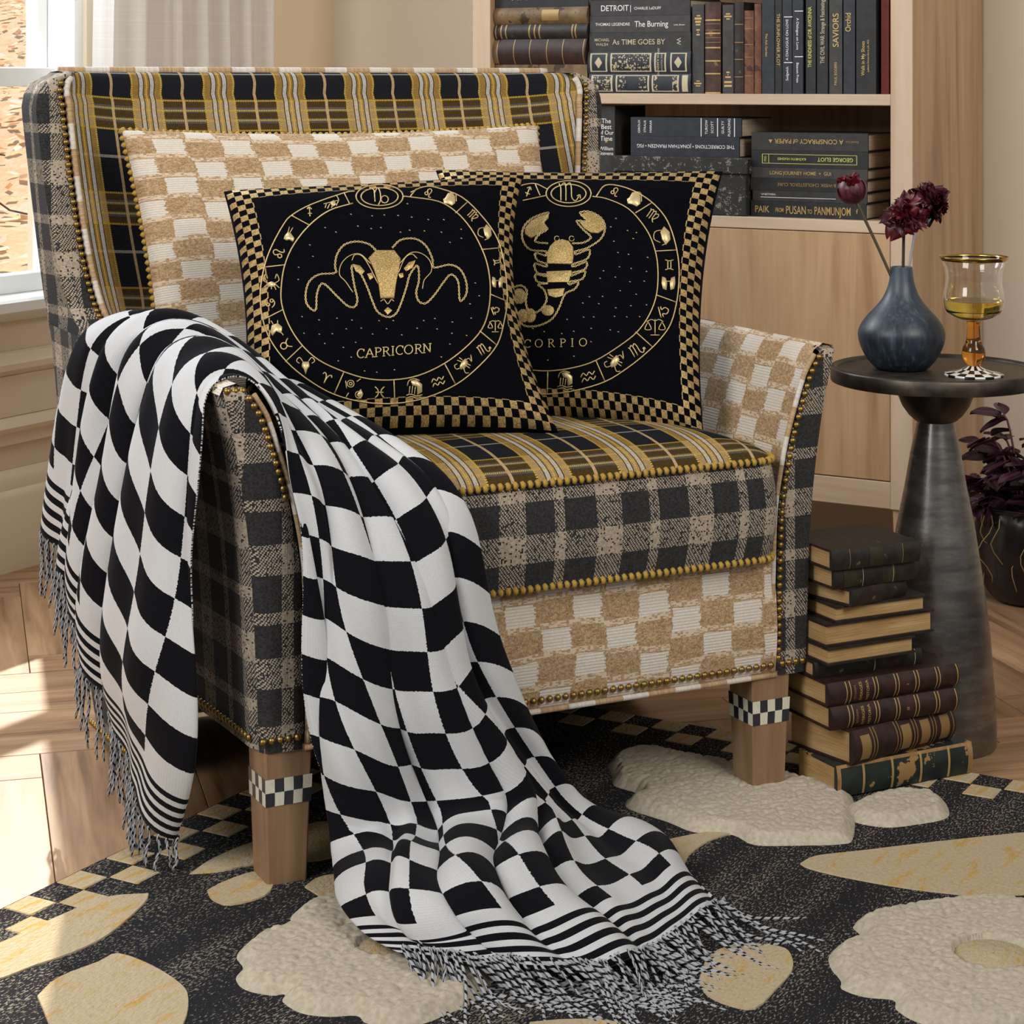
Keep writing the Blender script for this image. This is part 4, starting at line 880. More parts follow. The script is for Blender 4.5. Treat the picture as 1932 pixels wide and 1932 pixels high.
for k in range(120):                                         # fringe lying on the rug
    x = (k+.5)/120*(NT_-1); i = int(x); p = G2[i, -1]-tb; d = G2[i, -1]-G2[i, -9]; d[2] = 0; d /= np.linalg.norm(d)+1e-9
    a = rf.uniform(-.7, .7)-.15+.55*(x/(NT_-1)); d = np.array((d[0]*math.cos(a)-d[1]*math.sin(a), d[0]*math.sin(a)+d[1]*math.cos(a), 0)); nrm = np.array((-d[1], d[0], 0))
    L = rf.uniform(.075, .145); c1, c2 = rf.uniform(-.05, .05), rf.uniform(0, 6); z0 = p[2]; pts = []
    for t in (0, .12, .25, .4, .55, .7, .85, 1):
        q = p+d*L*t+nrm*(c1*t*t+.004*math.sin(7*t+c2)); q[2] = max(.007, z0*(1-t*2.2)+.006)+.003+.004*rf.random()*(1-t); pts.append(Vector(q))
    b.tube(pts, [.0015, .0019, .0019, .0019, .0020, .0019, .0018, .0012], 6)
tag(b.build('fringe', M_FRINGE, throw), 'black and white twisted yarn fringe spread on the rug', kind='stuff')
# ================================================================== rug
RK = Vector((-.0885, 3.52, 0)); RU, RV = Vector((math.cos(R30), math.sin(R30), 0)), Vector((math.sin(R30), -math.cos(R30), 0))   # far corner, along the far edge, towards the camera
m = Mat('rug_charcoal', (.03, .03, .035), 1.0, 0, .05); o_ = m.coord(); u, v, _z = m.sep(o_)
fl = m.noise(m.scale(o_, (420, 150, 1)), 1, 2, .6); f2 = m.noise(m.scale(o_, (16, 2.2, 1)), 1, 2)
m.set('Base Color', m.mix((fl*.8+f2*.28).gt(.61), m.mix(fl, (.012, .012, .015), (.036, .036, .041)), (.25, .22, .18))); m.bump(fl, .8, .003); M_RUG = m.m
def cream_mat(name, a, b_, y):
    m = Mat(name, a, 1.0, 0, .05); o_ = m.coord(); n = m.noise(m.scale(o_, (260, 120, 1)), 1, 2); k = m.noise(m.scale(o_, (60, 12, 1)), 1, 4, .7)
    m.set('Base Color', m.mix(((k-.54)*7.0).mx(0.0).mn(.75), m.mix(n, a, b_), y)); m.bump(n, .9, .003); return m.m
M_CREAM = cream_mat('rug_cream', (.60, .50, .345), (.44, .355, .225), (.55, .33, .06)); M_WOOL = Mat('rug_wool', (.66, .58, .455), 1.0, 0, .05)
_n = M_WOOL.noise(M_WOOL.coord(), 160, 3); M_WOOL.set('Base Color', M_WOOL.ramp(_n, [(.3, (.44, .39, .305)), (.7, (.60, .54, .44))])); M_WOOL.bump(_n, .5, .002); M_WOOL = M_WOOL.m
rug = tag(empty('flower_rug', RK, R30), 'charcoal rug with raised cream flowers, pale petals and a checked border', 'rug')
def rl(p): d = Vector(p)-RK; return (d.dot(RU), -d.dot(RV))            # world -> rug local x, y (y negative towards camera)
LX, LY, RT = 1.75, 1.9, .010
b = MB(); b.box(0, LX, -LY, 0, .0006, RT, ch=.003); b.build('rug_field', M_RUG, rug, smooth=False)
CK = .0475; ck = MB(); ck.box(.001, CK-.001, -CK+.001, -.001, RT-.002, RT+.0012, ch=.0012); CKM = ck.build('border_check', M_CREAM, mesh_only=True, smooth=False)
for i in range(34):
    for j in range(2):
        if (i+j) % 2 == 0: link('border_check', CKM, rug, (i*CK+.004, -j*CK-.004, 0))
for i in range(2, 40):
    for j in range(2):
        if (i+j) % 2 == 0: link('border_check', CKM, rug, (j*CK+.004, -i*CK-.004, 0))
def motif(name, poly, mat, label=None, z=RT+.0019):
    q = [rl(fp(x, y, z)) for x, y in poly]; q = [tuple(p) for p in crom([(x, y) for x, y in q]+[q[0]], 3)][:-1]
    b = MB(); n = len(q); c = np.mean(np.array(q), axis=0)
    b.v += [(x, y, z) for x, y in q]+[(c[0]+(x-c[0])*1.015, c[1]+(y-c[1])*1.015, RT-.002) for x, y in q]
    b.face(range(n)); 
    for i in range(n): j = (i+1) % n; b.face([i, i+n, j+n, j])
    o = b.build(name, mat, rug, smooth=False); return tag(o, label) if label else o
for poly in ([(1511, 1628), (1540, 1614), (1627, 1604), (1752, 1589), (1932, 1570), (2000, 1565), (2080, 1600), (2060, 1660), (1990, 1684), (1932, 1686), (1844, 1688), (1724, 1676), (1603, 1655), (1531, 1638)],
             [(1217, 1589), (1251, 1585), (1338, 1568), (1381, 1570), (1338, 1585), (1299, 1613), (1285, 1642), (1251, 1628), (1270, 1604)],
             [(1318, 1850), (1340, 1800), (1400, 1780), (1470, 1785), (1492, 1800), (1494, 1830), (1463, 1866), (1425, 1901), (1376, 1895), (1335, 1876)],
             [(71, 1878), (109, 1844), (185, 1814), (223, 1798), (287, 1821), (340, 1855), (355, 1882), (345, 1932), (300, 1990), (180, 2010), (110, 1960), (83, 1905)],
             [(280, 1685), (270, 1705), (204, 1762), (136, 1796), (60, 1822), (0, 1845), (-60, 1850), (-40, 1800), (30, 1765), (110, 1728), (200, 1692)],
             [(391, 1679), (424, 1662), (484, 1643), (515, 1660), (499, 1689), (435, 1706), (401, 1696)], [(575, 1672), (600, 1655), (640, 1650), (650, 1680), (640, 1695), (610, 1692)],
             [(359, 1647), (400, 1620), (470, 1590), (600, 1550), (660, 1560), (660, 1600), (600, 1622), (480, 1630), (420, 1642)], [(1000, 1928), (1080, 1922), (1170, 1930), (1190, 1990), (1000, 1990)]):
    motif('petal', poly, M_CREAM)
rg = np.random.RandomState(5)
def wool(name, poly, centre=None, rad=.06, hgt=.010):
    q = [rl(fp(x, y, .014)) for x, y in poly]; q = np.array(crom(q+[q[0]], 4)[:-1]); mn, mx_ = q.min(0)-.006, q.max(0)+.006; s = .0026
    nx, ny = int((mx_[0]-mn[0])/s)+1, int((mx_[1]-mn[1])/s)+1
    gx, gy = np.meshgrid(mn[0]+np.arange(nx)*s, mn[1]+np.arange(ny)*s, indexing='ij')
    ins = np.zeros_like(gx, bool); dist = np.full(gx.shape, 9.)
    for i in range(len(q)):
        (x1, y1), (x2, y2) = q[i], q[i-1]
        c = ((y1 > gy) != (y2 > gy)) & (gx < (x2-x1)*(gy-y1)/(y2-y1+1e-12)+x1); ins ^= c
        L2 = (x2-x1)**2+(y2-y1)**2+1e-12; t = np.clip(((gx-x1)*(x2-x1)+(gy-y1)*(y2-y1))/L2, 0, 1); dist = np.minimum(dist, np.hypot(gx-x1-t*(x2-x1), gy-y1-t*(y2-y1)))
    sd = np.where(ins, dist, -dist)
    cell = .0105; kx, ky = int((mx_[0]-mn[0])/cell)+3, int((mx_[1]-mn[1])/cell)+3
    jx, jy = rg.uniform(-.42, .42, (kx, ky)), rg.uniform(-.42, .42, (kx, ky)); f1 = np.full(gx.shape, 9.)
    ix, iy = ((gx-mn[0])/cell).astype(int), ((gy-mn[1])/cell).astype(int)
    for a in (-1, 0, 1):
        for c in (-1, 0, 1):
            ax, ay = np.clip(ix+a, 0, kx-1), np.clip(iy+c, 0, ky-1)
            f1 = np.minimum(f1, np.hypot((gx-mn[0])/cell-(ix+a+.5+jx[ax, ay]), ((gy-mn[1])/cell-(iy+c+.5+jy[ax, ay]))*.8))
    lump = np.sqrt(np.clip(1-f1*f1*1.2, 0, 1)); e = np.clip((sd+.002)/.018, 0, 1)
    z = RT-.004+(hgt*e**.6)+.0095*lump*e
    if centre:
        cc = rl(fp(*centre, .016)); z = np.where(np.hypot(gx-cc[0], gy-cc[1]) < rad*.97, RT+hgt-.006, z)
    b = MB(); idx = -np.ones(gx.shape, int)
    use = sd > -.004
    for i in range(nx):
        for j in range(ny):
            if use[i, j]: idx[i, j] = len(b.v); b.v.append((gx[i, j], gy[i, j], z[i, j]))
    for i in range(nx-1):
        for j in range(ny-1):
            k = (idx[i, j], idx[i+1, j], idx[i+1, j+1], idx[i, j+1])
            if min(k) >= 0: b.face(k)
    o = b.build(name, M_WOOL, rug)
    if centre:
        c = rl(fp(*centre, .016)); b = MB(); b.lathe([(rad, RT), (rad*.985, RT+hgt-.004), (rad*.9, RT+hgt-.001), (.001, RT+hgt+.001)], 32, c=c); b.build('flower_eye', M_CREAM, o)
    return o
wool('flower', [(640, 1690), (590, 1698), (549, 1723), (547, 1742), (490, 1760), (455, 1785), (446, 1802), (458, 1821), (444, 1840), (461, 1861), (510, 1872), (537, 1870), (533, 1884), (567, 1905), (620, 1912), (672, 1910), (690, 1924), (740, 1932), (795, 1926), (850, 1905), (900, 1880), (930, 1840), (900, 1790), (850, 1740), (780, 1700), (700, 1684)], (725, 1790), .034)
wool('flower', [(1608, 1744), (1622, 1729), (1675, 1715), (1772, 1700), (1860, 1692), (1932, 1700), (2050, 1720), (2110, 1760), (2120, 1830), (2080, 1890), (1980, 1935), (1880, 1945), (1772, 1932), (1724, 1920), (1690, 1898), (1685, 1881), (1630, 1875), (1588, 1860), (1586, 1845), (1567, 1821), (1564, 1797), (1590, 1775), (1627, 1768)], (1875, 1806), .048)
wool('flower', [(1145, 1440), (1164, 1421), (1231, 1411), (1299, 1425), (1386, 1440), (1450, 1450), (1520, 1470), (1600, 1490), (1613, 1531), (1610, 1575), (1593, 1587), (1511, 1590), (1424, 1589), (1381, 1570), (1309, 1565), (1260, 1546), (1188, 1522), (1181, 1507), (1203, 1493), (1159, 1478), (1154, 1459)])
wool('flower', [(1591, 1524), (1640, 1502), (1710, 1492), (1772, 1500), (1791, 1525), (1781, 1541), (1720, 1552), (1670, 1556), (1613, 1546)])
# ================================================================== side table, vase, flowers, goblet
TC = Vector((.665, 3.245, 0))
m = Mat('cast_metal', (.16, .15, .145), .38, .85); o_ = m.coord(); p1 = m.noise(m.scale(o_, (260, 260, 120)), 1, 2); p2 = m.noise(m.scale(o_, (12, 12, 46)), 1, 5, .65)
m.set('Base Color', m.ramp(p2, [(.35, (.13, .122, .118)), (.65, (.26, .25, .245))])); m.set('Roughness', p2*.22+.16); m.bump(p1.gt(.64)*-1.0+p1*.15, .45, .0012); M_CAST = m.m
m = Mat('cast_top', (.10, .085, .07), .45, .8); p = m.noise(m.coord(), 30, 4); m.set('Base Color', m.ramp(p, [(.35, (.055, .045, .037)), (.65, (.12, .10, .085))])); m.set('Roughness', p*.25+.3); M_CASTTOP = m.m
table = tag(empty('side_table', TC), 'round dark cast metal side table on a tapering trumpet foot', 'side table')
b = MB(); b.lathe([(.0, 0), (.0925, 0), (.094, .003), (.094, .03), (.0905, .09), (.084, .173), (.0735, .256), (.061, .338), (.0485, .40), (.0393, .454), (.031, .492), (.0285, .5035)], 64); b.build('pedestal', M_CAST, table)
b = MB(); b.lathe([(.0285, .5035), (.032, .505), (.042, .514), (.052, .528), (.059, .545), (.0625, .5655)], 64); b.build('bowl_collar', M_CASTTOP, table)
b = MB(); b.lathe([(.0, .5645), (.1585, .5645), (.1625, .566), (.1635, .569), (.1635, .586), (.1622, .5885), (.1595, .5895), (.1565, .5885), (.1535, .5848), (.0, .5845)], 96); b.build('table_top', M_CASTTOP, table, edge=50)
ZT = .5846
VC = P(1701, 695, 3.25); VC.z = ZT
m = Mat('vase_glaze', (.03, .05, .085), .34, 0, .5); o_ = m.coord(); g = m.noise(m.scale(o_, (130, 130, 7)), 1, 4, .65); x, y, z = m.sep(o_)
c = m.ramp(g, [(.35, (.005, .008, .015)), (.55, (.010, .018, .033)), (.80, (.075, .105, .155))]); m.set('Base Color', m.mix((z*6.5).mn(1.0)*g, c, (.085, .115, .16))); m.set('Roughness', g*.3+.28); m.bump(g, .25, .001); M_VASE = m.m
prof = [(0, 0), (.036, 0), (.043, .004), (.055, .018), (.0640, .036), (.0680, .053), (.0655, .066), (.0560, .081), (.0430, .095), (.0323, .108), (.0250, .121), (.0203, .135), (.0180, .148), (.0170, .158), (.0168, .1605), (.0158, .1612), (.0150, .1600), (.0150, .13), (.022, .11), (.04, .09), (.05, .05), (.03, .02), (0, .018)]
sp_ = [tuple(p) for p in crom(prof[1:16], 4)]; b = MB(); b.lathe([(0, 0)]+sp_+prof[16:], 64)
vase = tag(b.build('bud_vase', M_VASE, None, loc=VC), 'dark blue teardrop bud vase holding three dried flowers', 'vase')
# flowers
M_PET = {}
for k, c0, c1 in (('deep', (.018, .001, .004), (.085, .004, .013)), ('crimson', (.06, .001, .006), (.17, .003, .015)), ('mauve', (.030, .005, .011), (.11, .022, .035))):
    m = Mat('petal_'+k, c0, .42, 0, .45); g = m.noise(m.scale(m.coord(), (160, 160, 60)), 1, 3); m.set('Base Color', m.ramp(g, [(.35, c0), (.68, c1)])); M_PET[k] = m.m
M_STEM = plain('dry_stem', (.075, .06, .04), .4); M_STEM2 = plain('dry_stem_pale', (.30, .29, .30), .4); M_STEM3 = plain('dry_stem_brown', (.03, .016, .012), .5)
rfl = random.Random(21)
def petal_mesh(name, L, Wd, cup, ruf, mat, seed, nu=7, nv=6):
    r = random.Random(seed); b = MB(); rows = []; k1, k2 = r.uniform(0, 6), r.uniform(2.5, 5)
    for i in range(nu):
        t = i/(nu-1); w = Wd*math.sin(math.pi*min(1, .12+.80*t))**.7; row = []
        for j in range(nv):
            s = -1+2*j/(nv-1); a = cup*t*1.25
            x = s*w; r_ = L*t
            z = r_*math.cos(a*.8)-ruf*.5*abs(s); y = r_*math.sin(a)*.75-(1-s*s)*w*.45+ruf*math.sin(k2*s*2+k1)*t
            row.append((x, y, z+ruf*math.sin(k1+s*5)*t*t))
        rows.append(row)
    b.grid(rows); return b.build(name, mat, mesh_only=True)
def flower(name, head, base, label, stem_mat, style, axis, R):
    root = tag(empty(name, VC+Vector((0, 0, .1))), label, 'flower'); off_ = VC+Vector((0, 0, .1))
    H = head-off_; B = base-off_; b = MB()
    ax = Vector(axis).normalized(); st = H-ax*R*.55
    b.tube([B+(st-B)*t+Vector((0, 0, .003*math.sin(math.pi*t))) for t in lin(0, 1, 10)], .0024, 8); b.build('stem', stem_mat, root)
    q = ax.to_track_quat('Z', 'Y')
    def add(me, tilt, az, sc, p0):
        o = link('petal', me, root); from mathutils import Quaternion as Q_, Euler
        o.rotation_mode = 'QUATERNION'; o.rotation_quaternion = q @ Euler((0, 0, az)).to_quaternion() @ Euler((tilt, 0, 0)).to_quaternion()
        o.location = H+q @ Vector(p0); o.scale = (sc,)*3
    if style == 'bud':
        inn = [petal_mesh('petal', R*1.5, R*.42, -.35, R*.10, M_PET['crimson'], s) for s in (4, 5, 6)]
        bb = MB(); rows = []
        for i in range(13):
            th = math.pi*i/12*.80; row = []
            for k in range(24):
                a = 2*math.pi*k/24; rr = R*(.98+.025*math.sin(5*a))*math.sin(math.pi-th)*.98; row.append(H+q @ Vector((rr*math.cos(a), rr*math.sin(a), R*.95*math.cos(math.pi-th))))
            rows.append(row)
        bb.grid(rows, closed_v=True); bb.build('bud_body', M_PET['mauve'], root)
        for k in range(6):                                   # outer petals wrap the bud
            bb = MB(); rows = []; az = k*2*math.pi/6*1.02; rad = R*(1.01+.025*(k % 3))
            for i in range(9):
                th = math.pi*(.97-.60*i/8*(1+.10*math.sin(k*2.3))); row = []
                for j in range(7):
                    s_ = -1+2*j/6; a = az+s_*.62*math.sin(math.pi*min(.92, .25+.75*i/8))**.5; wv = 1+.02*math.sin(s_*7+k); tp = .10*(i/8)**3*math.cos(s_*3+k)
                    row.append(H+q @ Vector((rad*wv*math.sin(th)*math.cos(a), rad*wv*math.sin(th)*math.sin(a), R*.97*math.cos(th-tp))))
                rows.append(row)
            bb.grid(rows); bb.build('petal', M_PET['mauve'], root)
        for k in range(20): add(inn[k % 3], rfl.uniform(.05, .42), rfl.uniform(0, 6.28), rfl.uniform(.8, 1.0), (rfl.uniform(-.3, .3)*R, rfl.uniform(-.3, .3)*R, -R*.25))
        sc_ = petal_mesh('sepal', R*.6, R*.25, .5, 0, M_STEM3, 9)
        for k in range(5): add(sc_, 1.45, k*1.26, 1, (0, 0, -R*.92))
    else:
        cols = ['deep', 'deep', 'crimson'] if style == 'ruffle' else ['mauve', 'deep', 'deep']
        ms = [petal_mesh('petal', R*1.0, R*.46, .25*(i % 3-1), R*.14, M_PET[cols[i % 3]], 30+i) for i in range(9)]
        bb = MB(); bb.ellipsoid(H, (R*.5, R*.5, R*.5), 12, 8); bb.build('flower_core', M_PET['deep'], root)
        for k in range(64):
            z = 1-2*(k+.5)/64*.86; th = math.acos(max(-1, min(1, z))); add(ms[k % 9], -th-rfl.uniform(-.25, .35), k*2.39996+rfl.uniform(-.2, .2), rfl.uniform(.78, 1.12), (rfl.uniform(-.12, .12)*R,)*3)
    return root
mz = VC+Vector((0, 0, .152))
flower('dried_flower', P(1607, 358, 3.24), mz+Vector((-.006, 0, -.03)), 'closed maroon dried bud with crimson heart leaning left from the vase', M_STEM, 'bud', (-.30, -.10, .95), .0235)
flower('dried_flower', P(1708, 408, 3.23), mz+Vector((.001, -.004, -.03)), 'ruffled dark crimson dried flower, lower centre one in the vase', M_STEM3, 'ruffle', (-.05, -.75, .45), .034)
flower('dried_flower', P(1750, 383, 3.29), mz+Vector((.006, .004, -.03)), 'maroon dried flower turned to the right behind the ruffled one', M_STEM2, 'side', (.75, .25, .55), .033)
# goblet
GC = P(1837, 708, 3.18); GC.z = ZT
def glass(name, col, rough=.0, ior=1.45):
    m = Mat(name, col, rough, 0, .5); m.set('Transmission Weight', 1.0); m.set('IOR', ior); return m.m
M_GLASS = glass('clear_glass', (.98, .98, .97)); M_AMBER = glass('amber_glass', (.85, .38, .06)); M_WINE = glass('white_wine', (.84, .68, .12), 0, 1.33)
M_RIM = plain('gold_rim', (.62, .40, .10), .18, 1.0)
m = Mat('foot_checks', (.5, .5, .5), .2); u, v = m.uv(); par = ((u*18).floor()+(v/.0125).floor()).mod2(); m.set('Base Color', m.mix(par, (.75, .75, .73), (.006, .006, .006))); M_FOOT = m.m
gob = tag(empty('wine_goblet', GC), 'gold rimmed goblet of white wine with amber stem and checked foot', 'goblet')
b = MB(); b.lathe([(.0, .0), (.0450, .0), (.0456, .0015), (.0450, .0030), (.034, .0052), (.022, .0085), (.014, .0120), (.0094, .0152), (0, .0156)], 54, uvs=True); b.build('foot', M_FOOT, gob)
pr = crom([(.0094, .0150), (.0130, .0185), (.0168, .0260), (.0181, .0345), (.0165, .0430), (.0130, .0500), (.0112, .0560), (.0103, .0680), (.0100, .0780), (.0112, .0835)], 4); b = MB(); b.lathe([(0, .0150)]+[tuple(p) for p in pr]+[(0, .0840)], 40); b.build('stem', M_AMBER, gob)
BO = [(.004, .0850), (.0200, .0868), (.0320, .0910), (.0405, .0970), (.0448, .1050), (.0466, .1150), (.0460, .1250), (.0443, .1330), (.0428, .1430), (.0428, .1530), (.0442, .1620), (.0470, .1700), (.0502, .1775), (.0527, .1825)]
pr = [tuple(p) for p in crom(BO, 4)]; inn = [(max(.001, r-.0011), z+(.0016 if z < .1 else .0003)) for r, z in pr]
b = MB(); b.lathe([(0, .0845)]+pr+[(.0527, .1829)]+inn[::-1]+[(0, inn[0][1])], 64); b.build('bowl', M_GLASS, gob)
wi = [(r-.0002, z) for r, z in inn if z <= .1165]; b = MB(); b.lathe([(0, wi[0][1])]+wi+[(0, wi[-1][1])], 64); b.build('wine', M_WINE, gob, edge=40)
b = MB(); b.lathe([(.0504, .1772), (.0530, .1826), (.0528, .1834), (.0521, .1834), (.0494, .1774), (.0504, .1772)], 64); b.build('gold_rim', M_RIM, gob)
# ================================================================== books
def leather(name, a, b_, worn=None, sc=60, wamt=.62, rough=.5):
    m = Mat(name, a, rough, 0, .4); o_ = m.coord(); n = m.noise(o_, sc, 4, .6); w = m.noise(o_, sc*.5, 5, .7)
    c = m.ramp(n, [(.35, a), (.68, b_)])
    if worn: c = m.mix(w.gt(wamt), c, worn)
    m.set('Base Color', c); m.bump(n, .15, .0008); return m.m
BK = {'black': leather('cloth_black', (.010, .011, .013), (.020, .021, .024)), 'navy': leather('cloth_navy', (.013, .017, .026), (.025, .030, .043)), 'grey': leather('cloth_grey', (.032, .031, .032), (.052, .050, .050)),
      'char': leather('cloth_charcoal', (.021, .022, .023), (.036, .036, .036)), 'plum': leather('cloth_plum', (.028, .022, .026), (.044, .036, .041)), 'red': leather('cloth_red', (.13, .008, .006), (.20, .012, .009)),
      'brown': leather('leather_brown', (.035, .014, .010), (.085, .038, .026), (.20, .11, .05), 50, .66), 'tan': leather('leather_tan', (.11, .065, .03), (.22, .14, .065), (.045, .026, .014), 40, .58), 'dark': leather('leather_dark', (.012, .009, .008), (.030, .022, .018), (.13, .08, .045), 70, .68),
      'rust': leather('leather_rust', (.10, .036, .016), (.20, .085, .04), (.05, .018, .01), 60, .6), 'maroon': leather('leather_maroon', (.018, .008, .007), (.045, .018, .015), (.10, .05, .03), 60, .70), 'green': leather('leather_green', (.010, .016, .016), (.028, .038, .034), (.36, .22, .085), 26, .60)}
def page_mat(name, a, b_):
    m = Mat(name, a, .85, 0, .15); o_ = m.coord(); n = m.noise(m.scale(o_, (9, 9, 900)), 1, 3, .6); k = m.noise(m.scale(o_, (14, 14, 60)), 1, 3); m.set('Base Color', m.mulc(m.ramp(n, [(.3, b_), (.65, a)]), m.ramp(k, [(.3, (.74, .68, .58)), (.6, (1, 1, 1))]))); m.bump(n, .3, .001); return m.m
M_PG, M_PGO = page_mat('page_edges', (.62, .52, .40), (.42, .33, .24)), page_mat('page_edges_old', (.58, .40, .20), (.36, .225, .095))
INK = {'w': plain('ink_white', (.72, .72, .70), .6), 'g': plain('ink_gold', (.52, .36, .13), .4, .3), 'y': plain('ink_yellow', (.55, .58, .12), .5), 'c': plain('ink_cream', (.50, .43, .29), .5), 'd': plain('ink_dull_gold', (.32, .205, .075), .45, .3)}
m = Mat('gilt_ornament', (.5, .4, .2), .45); v_ = m.voro(m.coord(), 190, 'F1', .8); w_ = m.voro(m.coord(), 95, 'SMOOTH_F1', .6); m.set('Base Color', m.mix((v_*w_).gt(.155), (.44, .36, .21), (.012, .016, .026))); M_GILT = m.m
def book(L, T, W, cov, label, group=None, bul=0.0, pages=None, bands=(), texts=(), panels=(), boards=.0022):
    pages = pages or M_PG
    r = tag(empty('book'), label, 'book', group); yb = lambda z: -bul*(1-(2*z/T-1)**2) if bul else 0.0
    c = boards; prof = [(W, 0), (0, 0)]+[(yb(T*k/8), T*k/8) for k in range(1, 8)]+[(0, T), (W, T), (W, T-c), (.004, T-c), (.004, c), (W, c)]
    b = MB(); rows = [[(x, y, z) for y, z in prof] for x in (0, L)]; b.grid(rows, closed_v=True, flip=True); b.poly(rows[0]); b.poly(rows[1][::-1]); cv = b.build('cover', BK[cov], r, edge=40)
    b = MB(); e = .0035; b.box(e, L-e, .0045, W-.004, c, T-c); b.build('page_block', pages, r, smooth=False)
    def ribbon(b, x0, x1, z0, z1, lift):
        n = 8; b.grid([[(x, yb(z0+(z1-z0)*k/n)-lift, z0+(z1-z0)*k/n) for k in range(n+1)] for x in (x0, x1)])
    if bands:
        bm = MB(); raised = {}
        for x, w, col in bands: raised.setdefault(col, []).append((x, w))
        for col, lst in raised.items():
            bm = MB()
            for x, w in lst: ribbon(bm, x-w/2, x+w/2, .0006, T-.0006, .0006)
            tag(bm.build('spine_bands', INK[col], r), kind='stuff')
    for x0, x1, z0, z1, mat in panels:
        b = MB(); ribbon(b, x0, x1, z0, z1, .0005); b.build('spine_panel', mat, r)
    for t in texts:
        s, x, z, h, col = t[:5]; rot = t[5] if len(t) > 5 else 0; ws = t[6] if len(t) > 6 else 1.0
        V, Fc = text_mesh(s, bold=.006); a = math.radians(rot); b = MB()
        for X, Y in V:
            X, Y = X*h*1.42*ws, (Y-.35)*h*1.42; q = (x+X*math.cos(a)-Y*math.sin(a), z+X*math.sin(a)+Y*math.cos(a)); b.v.append((q[0], yb(min(T, max(0, q[1])))-.0009, q[1]))
        for f in Fc: b.face(f)
        b.build('lettering', INK[col], r, smooth=False)
    return r
def case(x, y, z): return BC+RX*x+RY*y+Vector((0, 0, z))
def stack(px0, px1, z, entries, y=.02, W=.16):
    """entries bottom to top: (px0, px1, pyTop, pyBottom, cover, label, kwargs)"""
    for e in entries:
        p0, p1, t, bt, cov, label, kw = e; pm = (p0+p1)/2; T = bz(pm, t, y)-bz(pm, bt, y); x0, x1 = max(bx(p0, y), -BW+.0475), bx(p1, y); L = x1-x0
        kw = dict(kw); f = lambda px: bx(px, y)-x0
        kw['texts'] = [(s, f(px), T*zf, hp*(BC.y-.5*x0)/F, col)+tuple(rest) for s, px, zf, hp, col, *rest in kw.get('texts', [])]
        kw['bands'] = [(f(px), w, col) for px, w, col in kw.get('bands', [])]
        kw['panels'] = [(f(a), f(b_), T*z0, T*z1, mat) for a, b_, z0, z1, mat in kw.get('panels', [])]
        W_ = kw.pop('W', W); yo = kw.pop('dy', 0.0); r = book(L, T-.0004, W_, cov, label, **kw); r.location = case(x0, y+yo, z); r.rotation_euler = (0, 0, R30); z += T
    return z
GA, GB, GC_, GD = 'old books piled at the left of the upper shelf', 'books piled in the middle of the upper shelf', 'books piled on the black box', 'books piled at the right of the lower shelf'
ZS = 1.0104
stack(0, 0, ZS, [
 (920, 1108, 150, 175.5, 'brown', 'brown book at the bottom of the old pile, behind the chair wing', dict(group=GA, pages=M_PGO)),
 (918, 1108, 122, 150, 'tan', 'tan worn book under the ribbed brown one, mostly hidden by the chair', dict(group=GA, pages=M_PGO)),
 (914, 1108, 74, 122, 'maroon', 'thick dark brown ribbed leather book in the old pile', dict(group=GA, bul=.010, pages=M_PGO, bands=[(x, .002, 'd') for x in (942, 973, 1003, 1035, 1065, 1104)], panels=[(915, 943, .04, .96, BK['tan'])])),
 (914, 1110, 46, 74, 'dark', 'dark worn book with faded gilt between the ribbed and golden brown books', dict(group=GA, bul=.007, pages=M_PGO, bands=[(x, .0035, 'd') for x in (938, 948, 957, 1001, 1011, 1020, 1082, 1088)])),
 (918, 1110, 14, 46, 'tan', 'golden brown worn book with a gilt oval on its spine', dict(group=GA, bul=.008, pages=M_PGO, panels=[(1025, 1057, .2, .85, INK['d'])])),
 (920, 1110, -16, 14, 'black', 'black book with white lettering on top of the old pile', dict(group=GA, texts=[('NIGHTS', 1000, .74, 16, 'w')])),
])
def frame(a, b_, z0, z1, mat=None):
    d = 3.0; return [(a, b_, z0, z0+.045, INK['c']), (a, b_, z1-.045, z1, INK['c']), (a, a+d, z0+.045, z1-.045, INK['c']), (b_-d, b_, z0+.045, z1-.045, INK['c'])]+([(a+d, b_-d, z0+.05, z1-.05, mat)] if mat else [])
